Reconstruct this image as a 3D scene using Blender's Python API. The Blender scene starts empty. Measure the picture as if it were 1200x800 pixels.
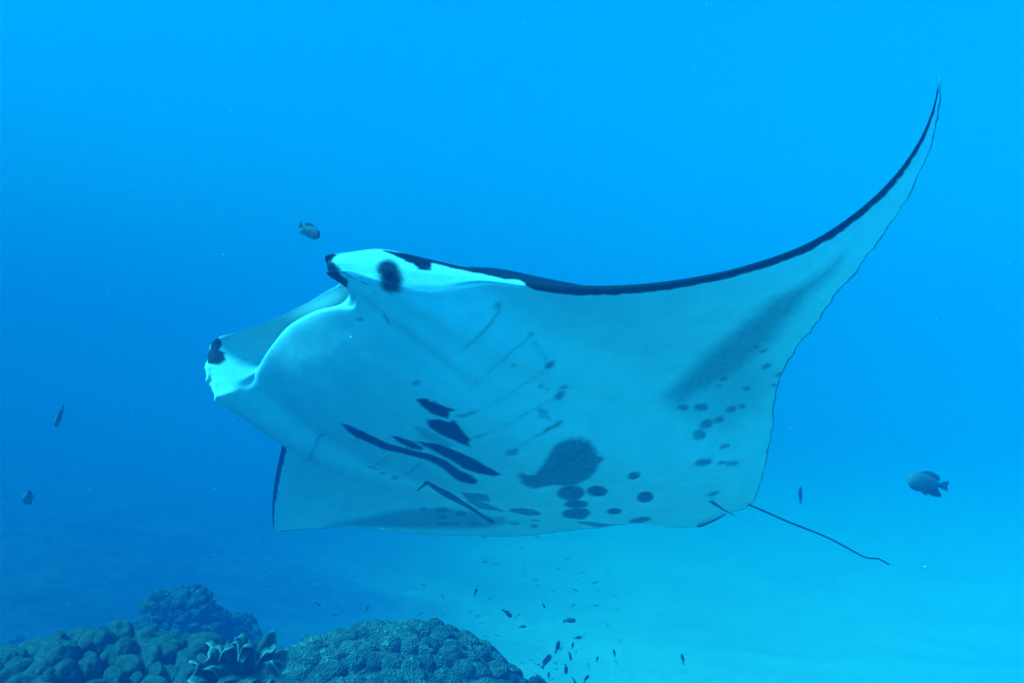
import bpy, bmesh, math, random
import numpy as np
from mathutils import Matrix, Vector, noise as mnoise

random.seed(7)
rng = np.random.default_rng(11)
SC = bpy.context.scene
COL = SC.collection

# ------------------------------------------------------------------ camera
cam_data = bpy.data.cameras.new('camera')
cam_data.lens, cam_data.sensor_width = 30.0, 36.0
cam_data.clip_start, cam_data.clip_end = 0.05, 600.0
cam = bpy.data.objects.new('camera', cam_data)
COL.objects.link(cam)
cam.location = (0.0, 0.0, 3.0)
cam.rotation_euler = (math.radians(94.0), 0.0, 0.0)
SC.camera = cam

# ------------------------------------------------------------------ daylight that has come down through the water
SUN_EL, SUN_AZ = math.radians(53.0), math.radians(-106.0)      # azimuth from +Y towards +X
SUN_STRENGTH = 3.6
SUN_COLOR = (0.035, 0.405, 1.00)
SKY_STRENGTH = 0.07
SKY_FILTER = (0.003, 0.36, 0.95)
EXPOSURE = 3.86

world = bpy.data.worlds.new('World')
SC.world = world
world.use_nodes = True
wn, wl = world.node_tree.nodes, world.node_tree.links
wn.clear()
w_out = wn.new('ShaderNodeOutputWorld')
w_bg = wn.new('ShaderNodeBackground')
w_sky = wn.new('ShaderNodeTexSky')
w_sky.sky_type = 'NISHITA'
w_sky.sun_disc = False
w_sky.sun_elevation = SUN_EL
w_sky.sun_rotation = SUN_AZ
w_mul = wn.new('ShaderNodeMix')
w_mul.data_type = 'RGBA'
w_mul.blend_type = 'MULTIPLY'
w_mul.inputs[0].default_value = 1.0
w_mul.inputs[7].default_value = (*SKY_FILTER, 1.0)              # the water column above filters the sky blue
wl.new(w_sky.outputs[0], w_mul.inputs[6])
wl.new(w_mul.outputs[2], w_bg.inputs[0])
w_bg.inputs[1].default_value = SKY_STRENGTH
wl.new(w_bg.outputs[0], w_out.inputs[0])

sun_data = bpy.data.lights.new('sun', 'SUN')
sun_data.energy = SUN_STRENGTH
sun_data.color = SUN_COLOR
sun_data.angle = math.radians(22.0)                               # the rippled surface spreads the sun
sun = bpy.data.objects.new('sun', sun_data)
COL.objects.link(sun)
to_sun = Vector((math.cos(SUN_EL) * math.sin(SUN_AZ), math.cos(SUN_EL) * math.cos(SUN_AZ), math.sin(SUN_EL)))
sun.rotation_euler = to_sun.to_track_quat('Z', 'Y').to_euler()
sun.location = (4, 4, 14)

SC.view_settings.view_transform = 'Standard'
SC.view_settings.look = 'None'
SC.view_settings.exposure = EXPOSURE
SC.view_settings.gamma = 1.0
SC.render.engine = 'CYCLES'
cy = SC.cycles
cy.max_bounces, cy.diffuse_bounces, cy.glossy_bounces = 8, 4, 2
cy.transmission_bounces, cy.volume_bounces, cy.transparent_max_bounces = 2, 3, 6
cy.use_denoising = True
cy.caustics_reflective = cy.caustics_refractive = False


# ------------------------------------------------------------------ helpers
def tag(o, label=None, cat=None, group=None, kind=None):
    for k, v in (('label', label), ('category', cat), ('group', group), ('kind', kind)):
        if v:
            o[k] = v
    return o


def empty(name, mat4=None, loc=None):
    o = bpy.data.objects.new(name, None)
    COL.objects.link(o)
    o.empty_display_size = 0.05
    if mat4 is not None:
        o.matrix_world = mat4
    if loc is not None:
        o.location = loc
    return o


def link_mesh(name, me, parent=None, mat=None):
    o = bpy.data.objects.new(name, me)
    COL.objects.link(o)
    if parent is not None:
        o.parent = parent
    if mat is not None and not me.materials:
        me.materials.append(mat)
    return o


def np_mesh(name, verts, quads, smooth=True):
    """verts (n, 3), quads (m, 4) or (m, 3) -> mesh."""
    me = bpy.data.meshes.new(name)
    k = quads.shape[1]
    me.vertices.add(len(verts))
    me.vertices.foreach_set('co', np.ascontiguousarray(verts, dtype=np.float32).ravel())
    me.loops.add(quads.size)
    me.loops.foreach_set('vertex_index', np.ascontiguousarray(quads, dtype=np.int32).ravel())
    me.polygons.add(len(quads))
    me.polygons.foreach_set('loop_start', np.arange(0, quads.size, k, dtype=np.int32))
    me.polygons.foreach_set('loop_total', np.full(len(quads), k, dtype=np.int32))
    me.polygons.foreach_set('use_smooth', np.full(len(quads), smooth, dtype=bool))
    me.update(calc_edges=True)
    me.validate()
    return me


def grid_quads(n, m, wrap_m=False, wrap_n=False):
    i = np.arange(n if wrap_n else n - 1)
    j = np.arange(m if wrap_m else m - 1)
    I, J = np.meshgrid(i, j, indexing='ij')
    I2, J2 = (I + 1) % n, (J + 1) % m
    return np.stack([I * m + J, I2 * m + J, I2 * m + J2, I * m + J2], -1).reshape(-1, 4)


def hash3(ix, iy, iz):
    h = (ix * 374761393 + iy * 668265263 + iz * 2147483647 + 974634777) & 0xFFFFFFFF
    h = ((h ^ (h >> 13)) * 1274126177) & 0xFFFFFFFF
    return ((h ^ (h >> 16)) & 0xFFFF) / 65535.0


def vnoise(P):
    """value noise -1..1 for (n, 3) points."""
    P = np.asarray(P, float)
    i = np.floor(P).astype(np.int64)
    f = P - i
    f = f * f * (3 - 2 * f)
    r = 0
    for dx in (0, 1):
        for dy in (0, 1):
            for dz in (0, 1):
                w = (f[:, 0] if dx else 1 - f[:, 0]) * (f[:, 1] if dy else 1 - f[:, 1]) * (f[:, 2] if dz else 1 - f[:, 2])
                r = r + w * hash3(i[:, 0] + dx, i[:, 1] + dy, i[:, 2] + dz)
    return r * 2 - 1


def fbm(P, octaves=4, gain=.5):
    a, s, r = 1.0, 0.0, 0.0
    P = np.asarray(P, float).copy()
    for _ in range(octaves):
        r = r + a * vnoise(P)
        s += a
        a *= gain
        P = P * 2.03 + 17.3
    return r / s


def worley(P, cell, jitter=.9, seed=0):
    """distance to nearest and second-nearest jittered points, and the nearest cell's random value."""
    Q = P / cell
    i = np.floor(Q).astype(np.int64)
    d1 = np.full(len(P), 9.0)
    d2 = np.full(len(P), 9.0)
    idv = np.zeros(len(P))
    for dx in (-1, 0, 1):
        for dy in (-1, 0, 1):
            for dz in (-1, 0, 1):
                c = i + np.array([dx, dy, dz])
                o = np.stack([hash3(c[:, 0] + s + seed, c[:, 1] + 3 * s, c[:, 2] - s) for s in (0, 91, 211)], 1)
                dd = np.linalg.norm(c + .5 + (o - .5) * jitter - Q, axis=1)
                near = dd < d1
                d2 = np.where(near, d1, np.minimum(d2, dd))
                idv = np.where(near, o[:, 0], idv)
                d1 = np.where(near, dd, d1)
    return d1 * cell, d2 * cell, idv


def sstep(a, b, x):
    t = np.clip((x - a) / (b - a), 0, 1)
    return t * t * (3 - 2 * t)


def poly_sd(P, poly):
    """signed distance (negative inside) from points (n, 2) to a closed polygon."""
    V = np.asarray(poly, float)
    W = np.roll(V, -1, 0)
    dist = np.full(len(P), 1e9)
    inside = np.zeros(len(P), bool)
    for a, b in zip(V, W):
        e = b - a
        q = P - a
        t = np.clip((q @ e) / (e @ e + 1e-12), 0, 1)
        dist = np.minimum(dist, ((q - t[:, None] * e) ** 2).sum(1))
        c = (a[1] <= P[:, 1]) != (b[1] <= P[:, 1])
        with np.errstate(divide='ignore', invalid='ignore'):
            xc = a[0] + (P[:, 1] - a[1]) * e[0] / (e[1] if e[1] else 1e-12)
        inside ^= c & (P[:, 0] < xc)
    return np.sqrt(dist) * np.where(inside, -1, 1)


def seg_dist(P, A, B):
    A, B = np.asarray(A, float), np.asarray(B, float)
    e = B - A
    t = np.clip(((P - A) @ e) / (e @ e + 1e-12), 0, 1)
    return np.linalg.norm(P - A - t[:, None] * e, axis=1)


def float_attr(me, name, arr):
    a = me.attributes.new(name, 'FLOAT', 'POINT')
    a.data.foreach_set('value', np.ascontiguousarray(arr, dtype=np.float32))


# ------------------------------------------------------------------ materials
class NT:
    """a small node-tree writer"""
    def __init__(self, name):
        self.m = bpy.data.materials.new(name)
        self.m.use_nodes = True
        self.n, self.l = self.m.node_tree.nodes, self.m.node_tree.links
        self.b = self.n['Principled BSDF']
        self.out = self.n['Material Output']

    def node(self, t, **kw):
        nd = self.n.new(t)
        for k, v in kw.items():
            setattr(nd, k, v)
        return nd

    def coord(self, kind='Object'):
        return self.node('ShaderNodeTexCoord').outputs[kind]

    def attr(self, name):
        return self.node('ShaderNodeAttribute', attribute_name=name).outputs['Fac']

    def noise(self, vec, scale, detail=3.0, rough=.55):
        nd = self.node('ShaderNodeTexNoise')
        nd.inputs['Scale'].default_value = scale
        nd.inputs['Detail'].default_value = detail
        nd.inputs['Roughness'].default_value = rough
        self.l.new(vec, nd.inputs['Vector'])
        return nd.outputs['Fac']

    def voronoi(self, vec, scale, feature='F1'):
        nd = self.node('ShaderNodeTexVoronoi', feature=feature)
        nd.inputs['Scale'].default_value = scale
        self.l.new(vec, nd.inputs['Vector'])
        return nd.outputs['Distance']

    def math(self, op, a, b=None, clamp=False):
        nd = self.node('ShaderNodeMath', operation=op, use_clamp=clamp)
        for k, v in enumerate((a, b)):
            if v is None:
                continue
            if isinstance(v, (int, float)):
                nd.inputs[k].default_value = v
            else:
                self.l.new(v, nd.inputs[k])
        return nd.outputs[0]

    def ramp(self, fac, lo, hi, a=0.0, b=1.0):
        nd = self.node('ShaderNodeMapRange', interpolation_type='SMOOTHSTEP')
        self.l.new(fac, nd.inputs[0])
        for k, v in enumerate((lo, hi, a, b)):
            nd.inputs[k + 1].default_value = v
        return nd.outputs[0]

    def mix(self, fac, a, b):
        nd = self.node('ShaderNodeMix', data_type='RGBA')
        for k, v in ((0, fac), (6, a), (7, b)):
            if isinstance(v, (int, float)):
                nd.inputs[k].default_value = v
            elif isinstance(v, tuple):
                nd.inputs[k].default_value = (*v, 1.0)
            else:
                self.l.new(v, nd.inputs[k])
        return nd.outputs[2]

    def bump(self, height, strength, dist):
        nd = self.node('ShaderNodeBump')
        nd.inputs['Strength'].default_value = strength
        nd.inputs['Distance'].default_value = dist
        self.l.new(height, nd.inputs['Height'])
        self.l.new(nd.outputs[0], self.b.inputs['Normal'])

    def finish(self, color, rough=.8, spec=.2):
        if isinstance(color, tuple):
            self.b.inputs['Base Color'].default_value = (*color, 1.0)
        else:
            self.l.new(color, self.b.inputs['Base Color'])
        self.b.inputs['Roughness'].default_value = rough
        self.b.inputs['Specular IOR Level'].default_value = spec
        return self.m


def mat_manta():
    t = NT('manta_skin')
    c = t.coord()
    grain = t.noise(c, 260, 3, .6)
    fine = t.noise(c, 60, 4, .6)
    cloud = t.noise(c, 5, 3, .5)
    mark = t.attr('mark')
    edge = t.math('ADD', mark, t.math('MULTIPLY', t.math('SUBTRACT', grain, .5), t.math('MULTIPLY', t.math('MULTIPLY', mark, t.math('SUBTRACT', 1.0, mark)), 2.2)), True)
    skin = t.math('ADD', t.math('MULTIPLY', t.ramp(t.noise(c, 11, 5, .62), .36, .66), .6), t.math('MULTIPLY', fine, .4))
    white = t.mix(skin, (.80, .84, .84), (.93, .945, .94))
    dusky = t.mix(t.math('MULTIPLY', t.attr('dusky'), t.ramp(fine, .2, .75, .80, 1.1), True), white, (.045, .075, .095))
    black = t.mix(t.ramp(fine, .35, .75), (.003, .004, .005), (.010, .012, .014))
    col = t.mix(edge, dusky, black)
    t.bump(t.math('ADD', t.noise(c, 180, 2), t.noise(c, 24, 4, .6)), .16, .004)
    return t.finish(col, .7, .1)


def mat_simple(name, a, b, scale, rough=.7, spec=.25, bump=0.0, bscale=None):
    t = NT(name)
    c = t.coord()
    col = t.mix(t.ramp(t.noise(c, scale), .3, .7), a, b)
    if bump:
        t.bump(t.noise(c, bscale or scale * 3), .6, bump)
    return t.finish(col, rough, spec)


def mat_coral(name, low, mid, high, polyps=160.0, patches=48.0):
    t = NT(name)
    c = t.coord()
    v = t.voronoi(c, polyps * 1.3)
    patch = t.ramp(t.noise(c, patches * .27, 4), .35, .68)
    col = t.mix(patch, low, mid)
    col = t.mix(t.ramp(t.noise(c, patches, 4, .65), .52, .72), col, high)
    col = t.mix(t.ramp(v, .05, .45, .55, 0.0), col, tuple(x * .45 for x in low))
    t.bump(t.math('ADD', t.math('MULTIPLY', v, .6), t.noise(c, patches, 4, .65)), .9, .012)
    return t.finish(col, .9, .1)


def mat_leather():
    t = NT('leather_coral_skin')
    c = t.coord()
    col = t.mix(t.ramp(t.noise(c, 25, 4), .35, .7), (.04, .046, .04), (.09, .10, .085))
    col = t.mix(t.attr('rim'), col, (.19, .21, .18))
    t.bump(t.noise(c, 220, 2), .5, .004)
    return t.finish(col, .85, .15)


def mat_seabed():
    t = NT('seabed')
    c = t.coord()
    sand = t.mix(t.ramp(t.noise(c, .55, 5, .6), .32, .68), (.31, .325, .325), (.38, .39, .39))
    sand = t.mix(t.ramp(t.noise(c, 5.5, 4, .6), .45, .75), sand, (.30, .32, .31))
    reef = t.mix(t.ramp(t.noise(c, 3.2, 5, .65), .35, .7), (.022, .026, .026), (.055, .06, .056))
    reef = t.mix(t.ramp(t.noise(c, 14, 3, .6), .56, .74), reef, (.085, .09, .085))
    col = t.mix(t.attr('reef'), sand, reef)
    t.bump(t.noise(c, 20, 4, .6), .4, .03)
    return t.finish(col, .95, .05)


MANTA = mat_manta()
EYE = mat_simple('eye_black', (.004, .004, .006), (.010, .010, .012), 40, .8, .02)
TAIL = mat_simple('tail_skin', (.006, .007, .009), (.022, .024, .028), 60, .6, .25)
FISH_GREY = mat_simple('fish_grey_scales', (.07, .08, .09), (.15, .165, .18), 70, .7, .15, .002, 260)
FISH_DARK = mat_simple('fish_dark_scales', (.055, .062, .07), (.11, .12, .13), 90, .8, .1)
FIN_DARK = mat_simple('fish_fin', (.05, .057, .065), (.10, .11, .12), 90, .8, .1)
FISH_PALE = mat_simple('small_fish_scales', (.12, .135, .15), (.20, .22, .24), 60, .9, .05)
PORITES = mat_coral('lobed_coral_skin', (.10, .115, .09), (.16, .175, .14), (.25, .265, .22), 26, 4.5)
CRUST = mat_coral('bumpy_coral_skin', (.040, .048, .040), (.085, .095, .078), (.20, .21, .17), 130)
ROCK = mat_coral('reef_rock_skin', (.020, .026, .022), (.055, .065, .045), (.12, .13, .09), 60)
LEATHER = mat_leather()
SEABED = mat_seabed()
SNOW = mat_simple('marine_snow_flecks', (.5, .55, .55), (.7, .75, .75), 40, .9, .1)

# ------------------------------------------------------------------ measurements of the manta, in metres in its own frame (x right, y forward, z up)
MANTA_AXES = [[-0.52995, -0.83364, 0.15553], [0.78969, -0.41827, 0.44882], [-0.3091, 0.36067, 0.87998]]
MANTA_LOC = (0.1133, 2.9273, 2.9407)
EDGE_BAND = [  # span x, width of the black leading edge
    (-1.47, .007), (-1.45, .010), (-1.431, .0125), (-1.383, .0165), (-1.326, .022), (-1.254, .0235), (-1.181, .026), (-1.118, .026), (-1.081, .0245),
    (-1.035, .024), (-.974, .024), (-.902, .025), (-.821, .0265), (-.736, .032), (-.694, .035), (-.653, .035), (-.630, .030),
    (-.619, .018), (-.612, .0075), (-.597, .0075), (-.58, .0120), (-.536, .0115), (-.49, .0095), (-.4765, .009), (-.475, .040), (-.468, .036),
    (-.45, .018), (-.43, .003), (.60, .020), (.9, .032), (1.08, .034), (1.315, .030), (1.56, .012)]
HEAD_PATCHES = [  # strength, radius, softness, segment ends
    (.97, .0300, .010, (-.440, .803, -.022), (-.436, .783, -.050)),
    (.97, .0240, .003, (-.366, .952, -.016), (-.352, .940, -.036)),
    (.97, .0290, .003, (-.352, .940, -.036), (-.360, .924, -.060)),
    (.97, .0200, .003, (-.356, .930, -.050), (-.362, .895, -.072)),
    (.97, .0150, .003, (-.352, .935, -.05), (-.345, .885, -.062)),
    (.97, .0240, .003, (.342, 1.058, -.030), (.372, 1.058, -.066)),
    (.97, .0240, .003, (.372, 1.058, -.070), (.350, 1.034, -.074)),
    (.97, .030, .010, (.455, .90, -.02), (.47, .86, -.04)),
    (.85, .0022, .0012, (-.387, .906, -.055), (-.391, .875, -.062)),
    (.70, .0016, .0012, (-.393, .85, -.062), (-.395, .832, -.063)),
    (.60, .0014, .0012, (-.390, .815, -.068), (-.382, .802, -.071)),
    (.75, .0020, .0012, (.397, 1.0, -.150), (.380, .985, -.165)),
]
PALE_PATCHES = [  # strength, radius, softness, segment ends: pale flecks that break the black edge
    (.9, .0065, .003, (-.609, .50, -.004), (-.588, .52, 0.0)),
    (.75, .006, .004, (-.472, .70, .010), (-.49, .67, .012)),
]
EYES = [(-.428, .795, -.034), (.452, .885, -.03)]
STATIONS = [
    (1.56, 0.3983, -0.1951, 1.56, 0.399, -0.1994, 1.56, 0.3959, -0.2024, 1.56, 0.3745, -0.2057, 0.002, 0.002, 0),
    (1.5, 0.4345, -0.1632, 1.5, 0.4352, -0.1674, 1.5, 0.4286, -0.1693, 1.5, 0.2955, -0.1829, 0.006, 0.006, 0),
    (1.4, 0.4764, -0.1238, 1.4, 0.4777, -0.1322, 1.4, 0.4683, -0.137, 1.4, 0.1244, -0.1411, 0.012, 0.012, 0),
    (1.25, 0.5266, -0.0875, 1.25, 0.5295, -0.0963, 1.25, 0.5158, -0.1032, 1.25, -0.1164, -0.1197, 0.022, 0.02, 0),
    (1.08, 0.5752, -0.0506, 1.08, 0.5797, -0.0598, 1.08, 0.5588, -0.0674, 1.08, -0.3309, -0.1004, 0.036, 0.032, 0),
    (0.9, 0.629, -0.0188, 0.9, 0.6333, -0.0279, 0.9, 0.6112, -0.0417, 0.9, -0.5055, -0.0813, 0.06, 0.052, 0),
    (0.74, 0.7, 0.01, 0.74, 0.715, -0.01, 0.74, 0.69, -0.04, 0.74, -0.6197, -0.0542, 0.095, 0.08, 0),
    (0.6, 0.765, 0.02, 0.6, 0.785, -0.025, 0.6, 0.755, -0.09, 0.6, -0.7019, -0.0433, 0.13, 0.105, 0),
    (0.5, 0.87, 0.02, 0.5, 0.9, -0.06, 0.5, 0.8561, -0.1701, 0.5, -0.759, -0.0308, 0.15, 0.125, 0),
    (0.445, 1, -0.03, 0.445, 1.0358, -0.1188, 0.445, 0.9467, -0.1772, 0.445, -0.7828, -0.0328, 0.16, 0.13, 0),
    (0.4, 1.0659, -0.0333, 0.4, 1.0587, -0.0949, 0.4, 0.9955, -0.1879, 0.4, -0.8095, -0.0373, 0.165, 0.13, 0),
    (0.355, 1.0645, -0.0224, 0.355, 1.0584, -0.0649, 0.355, 0.9608, -0.1773, 0.355, -0.8354, -0.0439, 0.17, 0.135, 0),
    (0.315, 1.0555, -0.0225, 0.315, 0.955, -0.07, 0.315, 0.9134, -0.1158, 0.315, -0.8602, -0.0498, 0.175, 0.145, 0.02),
    (0.25, 1.0348, -0.0301, 0.25, 0.93, -0.05, 0.25, 0.9198, -0.106, 0.25, -0.893, -0.0527, 0.18, 0.165, 0.025),
    (0.13, 0.9977, -0.0423, 0.13, 0.9, -0.04, 0.13, 0.9274, -0.09, 0.13, -0.9114, -0.0418, 0.19, 0.185, 0.045),
    (0, 0.9516, -0.0397, 0, 0.88, -0.03, 0, 0.9207, -0.0613, 0, -0.909, -0.031, 0.195, 0.195, 0.05),
    (-0.14, 0.9126, -0.0362, -0.14, 0.86, -0.02, -0.14, 0.8943, -0.0625, -0.14, -0.8412, -0.0469, 0.19, 0.185, 0.045),
    (-0.25, 0.8905, -0.0355, -0.25, 0.86, -0.02, -0.25, 0.8559, -0.0757, -0.25, -0.7647, -0.0248, 0.175, 0.165, 0.025),
    (-0.3, 0.8772, -0.0369, -0.3, 0.87, -0.03, -0.3, 0.8236, -0.0823, -0.3, -0.7286, -0.0055, 0.165, 0.145, 0.02),
    (-0.335, 0.9004, -0.0413, -0.335, 0.8777, -0.0508, -0.335, 0.8584, -0.0564, -0.335, -0.7039, 0.0145, 0.16, 0.13, 0),
    (-0.35, 0.933, -0.0352, -0.35, 0.9249, -0.059, -0.35, 0.9043, -0.0665, -0.35, -0.692, 0.0219, 0.158, 0.125, 0),
    (-0.365, 0.9602, -0.0211, -0.365, 0.971, -0.0466, -0.365, 0.9451, -0.0649, -0.365, -0.6801, 0.0292, 0.155, 0.12, 0),
    (-0.395, 0.9155, -0.0052, -0.395, 0.9136, -0.0295, -0.395, 0.8925, -0.0519, -0.395, -0.6563, 0.0465, 0.15, 0.11, 0),
    (-0.43, 0.8313, 0.0352, -0.43, 0.8341, -0.0119, -0.43, 0.8045, -0.0578, -0.43, -0.627, 0.0627, 0.14, 0.1, 0),
    (-0.47, 0.7174, 0.0399, -0.47, 0.7137, 0.002, -0.47, 0.6775, -0.0411, -0.47, -0.5881, 0.079, 0.125, 0.085, 0),
    (-0.54, 0.5817, 0.0339, -0.54, 0.5821, 0.0224, -0.54, 0.5708, 0.007, -0.54, -0.5209, 0.091, 0.105, 0.065, 0),
    (-0.63, 0.4788, 0.0094, -0.63, 0.4785, -0.0002, -0.63, 0.47, -0.0097, -0.63, -0.439, 0.0859, 0.085, 0.05, 0),
    (-0.73, 0.4073, -0.0203, -0.73, 0.4061, -0.029, -0.73, 0.3967, -0.0376, -0.73, -0.3631, 0.0835, 0.068, 0.04, 0),
    (-0.84, 0.3369, -0.0403, -0.84, 0.3359, -0.0489, -0.84, 0.3269, -0.0573, -0.84, -0.2973, 0.0785, 0.052, 0.032, 0),
    (-0.95, 0.2769, -0.0531, -0.95, 0.2763, -0.0603, -0.95, 0.2677, -0.0673, -0.95, -0.2397, 0.0709, 0.04, 0.026, 0),
    (-1.04, 0.2089, -0.0408, -1.04, 0.2086, -0.0482, -1.04, 0.2002, -0.0538, -1.04, -0.1973, 0.0849, 0.032, 0.022, 0),
    (-1.12, 0.1389, -0.0093, -1.12, 0.1389, -0.0167, -1.12, 0.1305, -0.0198, -1.12, -0.1693, 0.1008, 0.025, 0.018, 0),
    (-1.19, 0.0594, 0.049, -1.19, 0.0596, 0.0425, -1.19, 0.0511, 0.0396, -1.19, -0.1621, 0.1454, 0.019, 0.014, 0),
    (-1.26, -0.0015, 0.1216, -1.26, -0.0011, 0.1162, -1.26, -0.0099, 0.1147, -1.26, -0.1594, 0.1952, 0.014, 0.01, 0),
    (-1.33, -0.0458, 0.2008, -1.33, -0.0452, 0.195, -1.33, -0.0542, 0.1939, -1.33, -0.1371, 0.2361, 0.01, 0.007, 0),
    (-1.39, -0.0623, 0.2682, -1.39, -0.0632, 0.2634, -1.39, -0.0696, 0.2647, -1.39, -0.1266, 0.3015, 0.006, 0.005, 0),
    (-1.435, -0.0731, 0.3472, -1.435, -0.0744, 0.3453, -1.435, -0.0792, 0.3457, -1.435, -0.108, 0.3683, 0.004, 0.003, 0),
    (-1.455, -0.081, 0.42, -1.455, -0.0823, 0.418, -1.455, -0.0854, 0.4173, -1.455, -0.097, 0.4197, 0.003, 0.002, 0),
    (-1.47, -0.082, 0.482, -1.47, -0.0815, 0.4786, -1.47, -0.081, 0.4752, -1.47, -0.0841, 0.4746, 0.001, 0.001, 0),
]
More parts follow.
